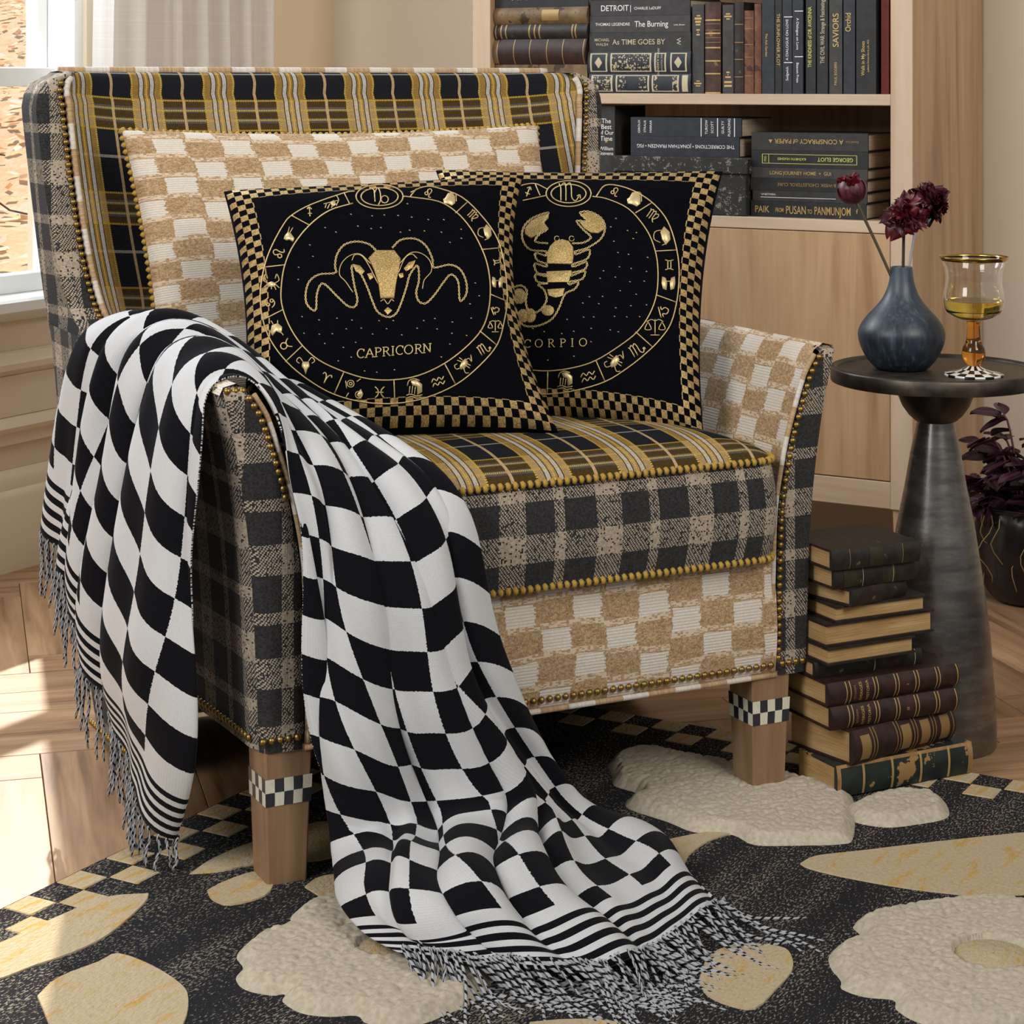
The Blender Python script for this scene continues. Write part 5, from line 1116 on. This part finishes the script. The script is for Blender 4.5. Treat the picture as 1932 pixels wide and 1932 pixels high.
stack(0, 0, ZS, [
 (1112, 1304, 138.5, 175.5, 'navy', 'navy book with gilt panels at the bottom of the middle pile', dict(group=GB, bul=.004, panels=frame(1117, 1157, .08, .92, M_GILT)+frame(1163, 1226, .08, .92)+frame(1231, 1282, .08, .92)+[(1168, 1182, .12, .88, M_GILT), (1207, 1221, .12, .88, M_GILT), (1234, 1242, .12, .88, M_GILT), (1270, 1279, .12, .88, M_GILT), (1288, 1299, .08, .92, INK['c'])])),
 (1110, 1304, 96.5, 138.5, 'navy', 'navy book with a broad gilt ornament panel, second from the bottom of the middle pile', dict(group=GB, bul=.004, panels=frame(1115, 1147, .08, .92)+frame(1153, 1230, .08, .92, M_GILT)+frame(1236, 1258, .08, .92)+frame(1266, 1297, .08, .92), texts=[('ANNA KARENINA', 1243, .5, 4.6, 'c', -90), ('LEO TOLSTOY', 1250, .5, 3.4, 'c', -90), ('♦', 1131, .5, 14, 'c'), ('♦', 1281, .5, 14, 'c')])),
 (1112, 1303, 60.5, 96.5, 'char', 'charcoal book with cream capitals in the middle pile', dict(group=GB, texts=[('As TIME GOES BY', 1205, .50, 10, 'c'), ('MICHAEL', 1136, .62, 5.5, 'c'), ('WALSH', 1136, .38, 5.5, 'c'), ('W', 1281, .5, 9, 'c', -90)])),
 (1113, 1302, 29, 60.5, 'grey', 'grey book with pale rounded lettering below the top grey one', dict(group=GB, texts=[('THOMAS LEGENDRE', 1156, .5, 5.6, 'w'), ('The Burning', 1229, .5, 11, 'w', 0, .9), ('Little, Brown', 1282, .42, 3, 'w')])),
 (1114, 1302, -1, 29, 'plum', 'plum grey book with bold white capitals near the top of the middle pile', dict(group=GB, texts=[('DETROIT', 1160, .5, 11, 'w', 0, .92), ('CHARLIE LeDUFF', 1222, .46, 5.2, 'w'), ('|', 1190, .5, 10, 'w')])),
 (1120, 1300, -28, -1, 'black', 'black book topping the middle pile at the frame edge', dict(group=GB)),
])
GV = 'books standing upright on the upper shelf'
UP = [
 (1306, 1328, 8, 'grey', 'grey upright book with gold title at both ends, leftmost of the upright row', dict(panels=[(28.5, 31, .3, .62, 'g'), (33, 37, .2, .8, 'g'), (39, 43, .25, .75, 'g'), (45, 48, .3, .7, 'g'), (55, 58, .35, .65, 'g'), (60, 62, .45, .55, 'g'), (64, 67, .35, .65, 'g'), (152, 154, .35, .65, 'g'), (156, 159, .2, .85, 'g'), (161, 163, .3, .7, 'g')])),
 (1330, 1360, 4, 'brown', 'brown leather upright book with gilt raised bands', dict(bul=.006, pages=M_PGO, bands=[(py, .0028, 'g') for py in (38, 63, 90, 115, 139, 175)]+[(py, .001, 'd') for py in (45, 57, 71, 80)])),
 (1363, 1384, 9, 'grey', 'grey upright book with gold lettering right of the banded brown one', dict(panels=[(25, 27.5, .3, .7, 'g'), (29.5, 32.5, .15, .85, 'g'), (34.5, 37, .35, .65, 'g'), (135, 138, .35, .65, 'g'), (140, 142, .45, .55, 'g'), (144, 147, .25, .75, 'g'), (153, 157, .15, .85, 'g'), (160, 164, .15, .85, 'g')])),
 (1385, 1403, 4, 'dark', 'narrow dark upright book with shiny worn spine panels', dict(bul=.004, pages=M_PGO, bands=[(py, .0015, 'd') for py in (46, 80, 112, 145)])),
 (1404, 1422, 20, 'rust', 'short reddish brown worn upright book', dict(bul=.004, pages=M_PGO, bands=[(py, .0012, 'd') for py in (34, 54, 84, 108, 143)])),
 (1423, 1436, 7, 'rust', 'thin scuffed reddish brown upright book beside the tall navy one', dict(bul=.003, pages=M_PGO)),
 (1437, 1461, -60, 'navy', 'tall navy upright book with small gold lettering', dict(texts=[('The Ash Garden', 85, .62, 4.6, 'g', 180)])),
 (1462, 1475, -60, 'black', 'slim black upright book with gold capitals running down', dict(texts=[('THE SUNFLOWER PLOT', 75, .5, 6.5, 'g', 180)])),
 (1476, 1494, -60, 'navy', 'navy upright book with spaced white lettering, left of its near twin', dict(texts=[('A DIALOGUE ON LOVE', 75, .5, 5, 'w', 0, 1.05), ('Sedgwick', 139, .5, 5, 'w', 0), ('|', 32, .5, 13, 'w'), ('|', 118, .5, 13, 'w')])),
 (1495, 1515, -60, 'navy', 'navy upright book with spaced white lettering, right of its near twin', dict(texts=[('A Dialogue on Love', 64, .5, 5, 'w', 180, 1.05), ('Beacon Press', 137, .5, 5, 'w', 180), ('|', 21, .5, 13, 'w'), ('|', 107, .5, 13, 'w')])),
 (1520, 1539, -60, 'black', 'black upright book with yellow green capitals', dict(texts=[('THE KINDNESS of DR. AVICENNA', 70, .6, 7.5, 'y', 0, .72)])),
 (1541, 1562, -60, 'black', 'black upright book with cream bold title', dict(texts=[('THE CIVIL WAR: Strange & Fascinating', 60, .5, 8.5, 'c', 0, .62)])),
 (1564, 1589, -60, 'grey', 'dark grey upright book with large gold capitals', dict(texts=[('SAVIORS', 57, .5, 12, 'g', 0, .98), ('PAUL EGGERS', 139, .5, 5, 'g')])),
 (1591, 1613, -60, 'navy', 'navy upright book with one flowing gold word', dict(texts=[('Orchid', 42, .6, 11, 'g', 0, .8)])),
 (1615, 1653, -60, 'black', 'wide black upright book with gold italic title, rightmost of the black row', dict(texts=[('Walk in My Shoes', 110, .66, 7.0, 'g', 0, .9), ('Judianne Duncan-Garcia, J.D., M.D.', 105, .40, 3.6, 'g', 0, .85)])),
 (1662, 1677, -60, 'red', 'plain dark red upright book against the bookcase side', dict(dy=.012)),
]
for p0, p1, t, cov, label, kw in UP:
    kw = dict(kw); y = .022+kw.pop('dy', 0.0); x0, x1 = bx(p0, y), bx(p1, y); pm = (p0+p1)/2; zt = bz(pm, t, y); L = zt-ZS; T = x1-x0-.0006; Yd = BC.y-.5*x1+.866*y
    zz = lambda py: bz(pm, py, y)-ZS
    kw['texts'] = [(s, zz(py), T*zf, hp*Yd/F, col)+tuple(rest) for s, py, zf, hp, col, *rest in kw.get('texts', [])]
    kw['bands'] = [(zz(py), w, col) for py, w, col in kw.get('bands', [])]
    kw['panels'] = [(zz(b_), zz(a), T*z0, T*z1, INK[c]) for a, b_, z0, z1, c in kw.get('panels', [])]
    r = book(L, T, .15, cov, label, GV, **kw); r.location = case(x1, y, ZS); r.rotation_euler = (0, -math.pi/2, R30)
# lower shelf
ZL = .7524
for p0, p1, cov, label, kw in ((1128, 1160, 'char', 'charcoal upright book with white stacked title, behind the chair wing', dict(texts=[('The', 225, .5, 9, 'w', -90), ('Best', 236, .5, 9, 'w', -90), ('of Our', 247, .5, 8, 'w', -90), ('Time', 258, .5, 9, 'w', -90), ('★', 263, .5, 7, 'g', -90), ('William', 277, .5, 7, 'w', -90), ('Stevens', 286, .5, 7, 'w', -90)])),):
    y = .02; x0, x1 = bx(p0, y), bx(p1, y); pm = (p0+p1)/2; L = bz(pm, 200, y)-ZL; T = x1-x0-.0006; Yd = BC.y-.5*x1; kw = dict(kw); zz = lambda py: bz(pm, py, y)-ZL
    if kw: kw['texts'] = [(s, zz(py+3), T*zf, hp*Yd/F, col)+tuple(rest) for s, py, zf, hp, col, *rest in kw['texts']]
    r = book(L, T, .15, cov, label, 'upright books on the lower shelf', **kw); r.location = case(x1, y, ZL); r.rotation_euler = (0, -math.pi/2, R30)
m = Mat('box_board', (.02, .02, .02), .7); n1 = m.noise(m.coord(), 55, 5, .75); n2 = m.noise(m.coord(), 260, 2); m.set('Base Color', m.mix((n1*.7+n2*.3).gt(.565), m.mix(n1, (.008, .008, .008), (.028, .028, .027)), (.20, .19, .16))); M_BOX = m.m
yb_ = .012; xa, xb = bx(1163, yb_), bx(1407, yb_); zb0, zb1 = ZL, bz(1290, 296, yb_); zl = bz(1290, 326, yb_)
bxo = tag(empty('storage_box', case((xa+xb)/2, yb_+.12, ZL), R30), 'scuffed black storage box with lid on the lower shelf', 'box'); hw = (xb-xa)/2
b = MB(); b.box(-hw, hw, -.12, .15, .0002, zb1-ZL-.004, ch=.002); b.build('box_body', M_BOX, bxo, smooth=False)
b = MB(); b.box(-hw-.006, hw+.006, -.126, .156, zl-ZL, zb1-ZL, ch=.002); b.build('box_lid', M_BOX, bxo, smooth=False)
stack(0, 0, zb1+.0003, [
 (1190, 1395, 258, 296, 'navy', 'navy book with white capitals upside down, lying on the black box', dict(group=GC_, W=.155, dy=.0, texts=[('THE CORRECTIONS • JONATHAN FRANZEN • FSG', 1293, .5, 6.5, 'w', 180, .97)])),
 (1190, 1399, 222, 258, 'navy', 'navy book with white ruled spine on top of the pile on the box', dict(group=GC_, W=.16, bands=[(1323, .002, 'w'), (1354, .002, 'w'), (1386, .002, 'w')], texts=[('PLEADING', 1376, .5, 5, 'w', 90), ('GUILTY', 1364, .5, 5, 'w', 90), ('SCOTT', 1344, .5, 5, 'w', 90), ('TUROW', 1333, .5, 5, 'w', 90), ('FARRAR', 1228, .5, 4.6, 'w', 90), ('STRAUS', 1217, .5, 4.6, 'w', 90), ('GIROUX', 1206, .5, 4.6, 'w', 90)])),
], y=.022)
stack(0, 0, ZL, [
 (1417, 1634, 393, 423, 'black', 'black book with big gold condensed capitals at the bottom of the right pile', dict(group=GD, texts=[('PAIK', 1438, .48, 12.5, 'g', 0, .80), ('FROM', 1471, .45, 8, 'g', 0, .56), ('PUSAN', 1502, .48, 15, 'g', 0, .62), ('TO', 1528, .40, 8, 'g', 0, .6), ('PANMUNJOM', 1571, .48, 15, 'g', 0, .56), ('f', 1617, .5, 9, 'g')])),
 (1420, 1636, 373, 393, 'char', 'dark book with tiny white print in the right pile', dict(group=GD, texts=[('UP-BETWEEN', 1450, .64, 3.4, 'w')], panels=[(1435, 1577, .33, .38, INK['w'])])),
 (1416, 1636, 349, 373, 'black', 'black book with dull gold upside down title in the right pile', dict(group=GD, texts=[('8-WEEK CHOLESTEROL CURE', 1522, .5, 6.2, 'd', 180, 1.0)])),
 (1417, 1637, 329, 349, 'grey', 'dark brown black book with spaced gold title, third from the top of the right pile', dict(group=GD, texts=[('LONG JOURNEY HOME  +  GUI', 1510, .5, 6.6, 'g', 0, .95)])),
 (1418, 1638, 296, 329, 'black', 'black book with a yellow framed title in the right pile', dict(group=GD, texts=[('GEORGE ELIOT', 1576, .5, 7.4, 'y', 180, .98), ('KATHRYN HUGHES', 1494, .5, 4.6, 'y', 180), ('FSG', 1444, .5, 4.4, 'y', 90)], panels=[(1439, 1617, .75, .775, INK['y']), (1439, 1617, .225, .25, INK['y']), (1438, 1439.2, .225, .775, INK['y']), (1616, 1617.2, .225, .775, INK['y']), (1450, 1451, .225, .775, INK['y'])])),
 (1418, 1638, 262, 296, 'char', 'charcoal book with gold upside down title on top of the right pile', dict(group=GD, texts=[('A CONSPIRACY of PAPER', 1526, .5, 8.6, 'g', 180, 1.0), ('David Liss', 1608, .5, 4.4, 'd', 180), ('▲', 1454, .5, 6, 'g', 180)])),
], y=.03, W=.15)
# floor pile beside the chair: (left px, left bottom py, right px, thickness, depth, angle, cover, pages to the front?, label, kwargs)
PILE = [
 (1577, 1522, 1832, .046, .10, 27, 'green', 0, 'worn green black book with tan corners at the bottom of the floor pile', dict(bul=.004, bands=[(.19, .004, 'g'), (.40, .004, 'g'), (.61, .004, 'g'), (.82, .004, 'g')], texts=[('19', .70, .5, 6, 'd', -90)], panels=[(.0, .028, .0, 1, 'edge'), (.965, 1, .0, 1, 'edge'), (0, 1, .90, 1, 'edge')])),
 (1606, 1450, 1793, .050, .13, 36, 'maroon', 0, 'thick gilt brown book with rounded spine, second from the bottom of the floor pile', dict(bul=.012, bands=[(k, .0018, 'd') for k in (.17, .20, .40, .43, .57, .60, .76, .79, .97)], panels=[(.05, .14, .15, .85, 'gilt'), (.45, .54, .15, .85, 'gilt'), (.64, .73, .15, .85, 'gilt'), (.84, .93, .15, .85, 'gilt')])),
 (1566, 1382, 1803, .034, .125, 26, 'maroon', 0, 'dark brown gilt lined book marked III in the floor pile', dict(bul=.007, bands=[(k, .0016, 'g') for k in (.13, .16, .34, .365, .50, .525, .655, .68, .82, .845, .985)], texts=[('SVERIGES', .235, .5, 6.0, 'g', 90), ('HISTORIA', .285, .5, 6.0, 'g', 90), ('SJÖGREN', .19, .5, 4.5, 'd', 90), ('III', .59, .5, 6, 'g', 90)])),
 (1560, 1337, 1805, .034, .125, 27, 'maroon', 0, 'dark brown gilt lined book marked I in the floor pile', dict(bul=.007, bands=[(k, .0016, 'g') for k in (.13, .16, .34, .365, .50, .525, .655, .68, .82, .845, .985)], texts=[('SVERIGES', .235, .5, 6.0, 'g', 90), ('HISTORIA', .285, .5, 6.0, 'g', 90), ('SJÖGREN', .19, .5, 4.5, 'd', 90), ('I', .59, .5, 6, 'g', 90)])),
 (1536, 1281, 1738, .024, .14, 25, 'dark', 0, 'scuffed black book just above the gilt lined volumes', dict(bul=.003, bands=[(.55, .001, 'c'), (.93, .001, 'c')])),
 (1562, 1257, 1727, .025, .13, 27, 'dark', 1, 'lowest of the three floor books showing cream page edges', {}),
 (1558, 1222, 1762, .033, .125, 27, 'dark', 1, 'thickest of the three floor books showing cream page edges', {}),
 (1576, 1176, 1748, .024, .13, 26, 'dark', 1, 'uppermost of the three floor books showing cream page edges', {}),
 (1606, 1146, 1708, .025, .13, 38, 'dark', 0, 'black book turned askew in the upper floor pile', dict(bul=.003)),
 (1572, 1113, 1750, .029, .13, 27, 'dark', 0, 'cracked black book second from the top of the floor pile', dict(bul=.003, bands=[(k, .0008, 'c') for k in (.3, .62)], panels=[(.1, .27, .05, .95, 'moss'), (.50, .64, .05, .95, 'moss')])),
 (1568, 1078, 1734, .030, .125, 25, 'dark', 0, 'dark brown book on top of the floor pile', dict(bul=.003, bands=[(.2, .0008, 'd'), (.8, .0008, 'd')], panels=[(.42, .58, .05, .95, 'moss')])),
]
M_MOSS = leather('leather_moss', (.022, .017, .008), (.045, .036, .016)); M_EDGE = leather('leather_worn_edge', (.26, .15, .055), (.42, .26, .11))
GP = 'old books piled on the floor beside the armchair'; z = .0125
for p0, py, p1, T, W, ang, cov, fore, label, kw in PILE:
    Y = F*(CH-z)/(py-HY); Y = min(max(Y, 2.955), 3.03); X = (p0-CX)*Y/F; a = math.radians(ang); k = (p1-CX)/F
    L = (k*Y-X)/(math.cos(a)-k*math.sin(a)); kw = dict(kw)
    kw['texts'] = [(s, L*x, T*zf, hp*Y/F, col)+tuple(rest) for s, x, zf, hp, col, *rest in kw.get('texts', [])]
    kw['bands'] = [(L*x, w, col) for x, w, col in kw.get('bands', [])]
    kw['panels'] = [(L*x0, L*x1, T*z0, T*z1, {'gilt': INK['d'], 'moss': M_MOSS, 'edge': M_EDGE}[mt]) for x0, x1, z0, z1, mt in kw.get('panels', [])]
    r = book(L, T-.0004, W, cov, label, GP, pages=M_PGO, boards=.003, **kw)
    if fore: r.location = (X+L*math.cos(a)-W*math.sin(a), Y+L*math.sin(a)+W*math.cos(a), z); r.rotation_euler = (0, 0, a+math.pi)
    else: r.location = (X, Y, z); r.rotation_euler = (0, 0, a)
    z += T
# ================================================================== curtain, plant, outdoors
m = Mat('linen_sheer', (.80, .79, .76), .9, 0, .1); nt = m.nt; u, v = m.uv(); th = m.white(m.comb((u/.0016).floor(), 0))*.5+m.white(m.comb(0, (v/.0016).floor()))*.5
c = m.mix(th, (.92, .91, .89), (.84, .82, .79)); df = m.node('ShaderNodeBsdfDiffuse'); tl = m.node('ShaderNodeBsdfTranslucent'); mx = m.node('ShaderNodeMixShader'); mx.inputs[0].default_value = .45
m.wire(df, 0, c); m.wire(tl, 0, c); nt.links.new(df.outputs[0], mx.inputs[1]); nt.links.new(tl.outputs[0], mx.inputs[2]); nt.links.new(mx.outputs[0], nt.nodes['Material Output'].inputs[0]); M_SHEER = m.m
b = MB(); pts = []; uv = []; rc = random.Random(2)
ys = np.linspace(-1.03, -.37, 150)
for z in lin(.012, 2.72, 30):
    pts.append([(.085+.026*math.sin(y*62+.8*math.sin(y*11))*(1-.25*math.sin(z))+.008*math.sin(y*140+z), y+.012*math.sin(z*2.1+y*9), z) for y in ys]); uv.append([(y*1.6, z) for y in ys])
b.grid(pts, uv); cur = tag(empty('curtain', CORNER, R30), 'white linen curtain hanging beside the window', 'curtain'); b.build('curtain_cloth', M_SHEER, cur)
b = MB(); b.tube([(.085, -2.7, 2.735), (.085, -.2, 2.735)], .012, 12); b.build('curtain_rod', plain('rod', (.05, .04, .03), .4, .8), cur)
for y in (-2.6, -.3):
    b = MB(); b.tube([(.0, y, 2.735), (.085, y, 2.735)], .006, 8); b.build('rod_bracket', plain('rod_iron', (.05, .04, .03), .4, .8), cur)
# purple trailing plant in a dark pot
PC = Vector((1.035, 4.13, 0)); M_POT = plain('dark_glaze', (.012, .009, .010), .25)
pot = tag(empty('plant_pot', PC), 'dark glazed round plant pot on the floor behind the side table', 'pot')
b = MB(); b.lathe([tuple(p) for p in crom([(.001, .0), (.06, .0), (.085, .02), (.108, .07), (.112, .12), (.104, .165), (.095, .185), (.098, .192), (.090, .192), (.088, .17), (.001, .168)], 3)], 40); b.build('pot_body', M_POT, pot)
b = MB(); b.lathe([(.001, .171), (.0885, .170)], 24); b.build('soil', plain('soil', (.02, .013, .009), .95), pot)
m = Mat('purple_leaf', (.04, .012, .025), .35, 0, .5); x, y, z_ = m.sep(m.coord()); g = m.noise(m.scale(m.coord(), (60, 60, 20)), 1, 2); st = (x.abs()/.0045).floor().mod2(); m.set('Base Color', m.mix(st*g, (.030, .008, .018), (.085, .032, .058))); M_PLEAF = m.m
plant = tag(empty('trailing_plant', PC+Vector((0, 0, .172))), 'dark purple trailing plant with striped pointed leaves', 'plant')
b = MB(); rows = []
for i in range(8):
    t = i/7; w = .0175*math.sin(math.pi*min(.985, .06+.94*t))**.8; rows.append([(s*w, .062*t, -.012*t*t+.006*abs(s)) for s in (-1, -.5, 0, .5, 1)])
b.grid(rows); LEAF = b.build('leaf', M_PLEAF, mesh_only=True)
M_PSTEM = plain('purple_stem', (.10, .03, .04), .5); M_ROOT = plain('pale_root', (.34, .22, .08), .7)
rp = random.Random(9)
from mathutils import Euler
for k in range(26):
    az = rp.uniform(0, 6.28) if k > 5 else math.radians(180+rp.uniform(-50, 50)); rad = rp.uniform(.05, .13); ht = rp.uniform(.03, .15) if k > 5 else rp.uniform(.02, .10)
    if k < 3: az, rad, ht = math.radians((150, 178, 205)[k]), (.05, .085, .10)[k], (.205, .16, .09)[k]
    d = Vector((math.cos(az), math.sin(az), 0)); pts = [d*(.015+rad*t)+Vector((0, 0, ht*math.sin(min(1, t*1.15)*math.pi*.5)-.05*max(0, t-.6))) for t in lin(0, 1, 9)]
    b = MB(); b.tube(pts, .0022, 6); b.build('stem', M_PSTEM, plant)
    for q in range(7):
        t = .25+.75*q/6; p = pts[min(8, int(t*8))]; side = 1 if q % 2 else -1
        o = link('leaf', LEAF, plant, p, Euler((rp.uniform(-.5, .5), rp.uniform(-.5, .5), az-math.pi/2+side*rp.uniform(.3, 1.2)))); o.scale = (rp.uniform(.75, 1.15),)*3
for k in range(7):
    az = math.radians(rp.uniform(185, 270)); d = Vector((math.cos(az), math.sin(az), 0)); b = MB()
    b.tube([d*(.09+.025*math.sin(3*t+k)+.02)+Vector((.01*math.sin(9*t+k), 0, .01-.14*t*rp.uniform(.9, 1.0))) for t in lin(0, 1, 9)], .0009, 5); b.build('aerial_root', M_ROOT, plant)
# outside: a bank strewn with autumn leaves
m = Mat('leaf_litter', (.7, .45, .3), 1.0, 0, .0); o_ = m.coord(); v1 = m.voro(o_, 9, 'F1'); n1 = m.noise(o_, 5, 5, .65); n2 = m.noise(m.scale(o_, (26, 10, 1)), 1, 4, .6, 1.5)
m.set('Base Color', m.ramp(n1*.6+n2*.45, [(.34, (.88, .54, .34)), (.48, (.95, .68, .46)), (.60, (.96, .79, .61)), (.72, (.97, .92, .85))])); M_BANK = m.m
bank = empty('garden_bank', (-1.5, 6.6, -.3)); sl = math.tan(math.radians(9)); tag(bank, 'sunlit bank of orange autumn leaves outside the window', 'ground')
b = MB(); b.grid([[(x, y, y*sl+.10*math.sin(x*1.3+y)*math.sin(y*.7)) for y in np.linspace(0, 26, 40)] for x in np.linspace(-9, 1.2, 30)], flip=True); b.build('soil_slope', M_BANK, bank)
ml = {}
for i, c in enumerate(((.95, .66, .44), (.96, .78, .60), (.97, .90, .80))): ml[i] = plain('dry_leaf', c, .8)
b = MB(); rl_ = random.Random(4)
for k in range(3600):
    x, y = rl_.uniform(-5, .6), rl_.uniform(.3, 14); z = y*sl+.10*math.sin(x*1.3+y)*math.sin(y*.7)+.02; a = rl_.uniform(0, 6.28); s = rl_.uniform(.03, .065)
    u_ = Vector((math.cos(a), math.sin(a), rl_.uniform(-.3, .6)))*s; w_ = Vector((-math.sin(a), math.cos(a), rl_.uniform(-.4, .4)))*s*.6; p = Vector((x, y, z+s*.2))
    b.poly([p-u_, p+w_, p+u_*1.1, p-w_], mi=k % 3)
tag(b.build('fallen_leaves', [ml[0], ml[1], ml[2]], bank, smooth=False), kind='stuff')
b = MB()
for k in range(40):
    x, y = rl_.uniform(-4, .4), rl_.uniform(.3, 7); z = y*sl+.06; a = rl_.uniform(0, 6.28); l = rl_.uniform(.2, .6)
    b.tube([Vector((x+math.cos(a)*l*t, y+math.sin(a)*l*t, z+sl*math.sin(a)*l*t+.10*t*rl_.random())) for t in (0, .3, .6, 1)], .006, 4)
tag(b.build('twigs', plain('twig', (.12, .06, .035), .9), bank), kind='stuff')
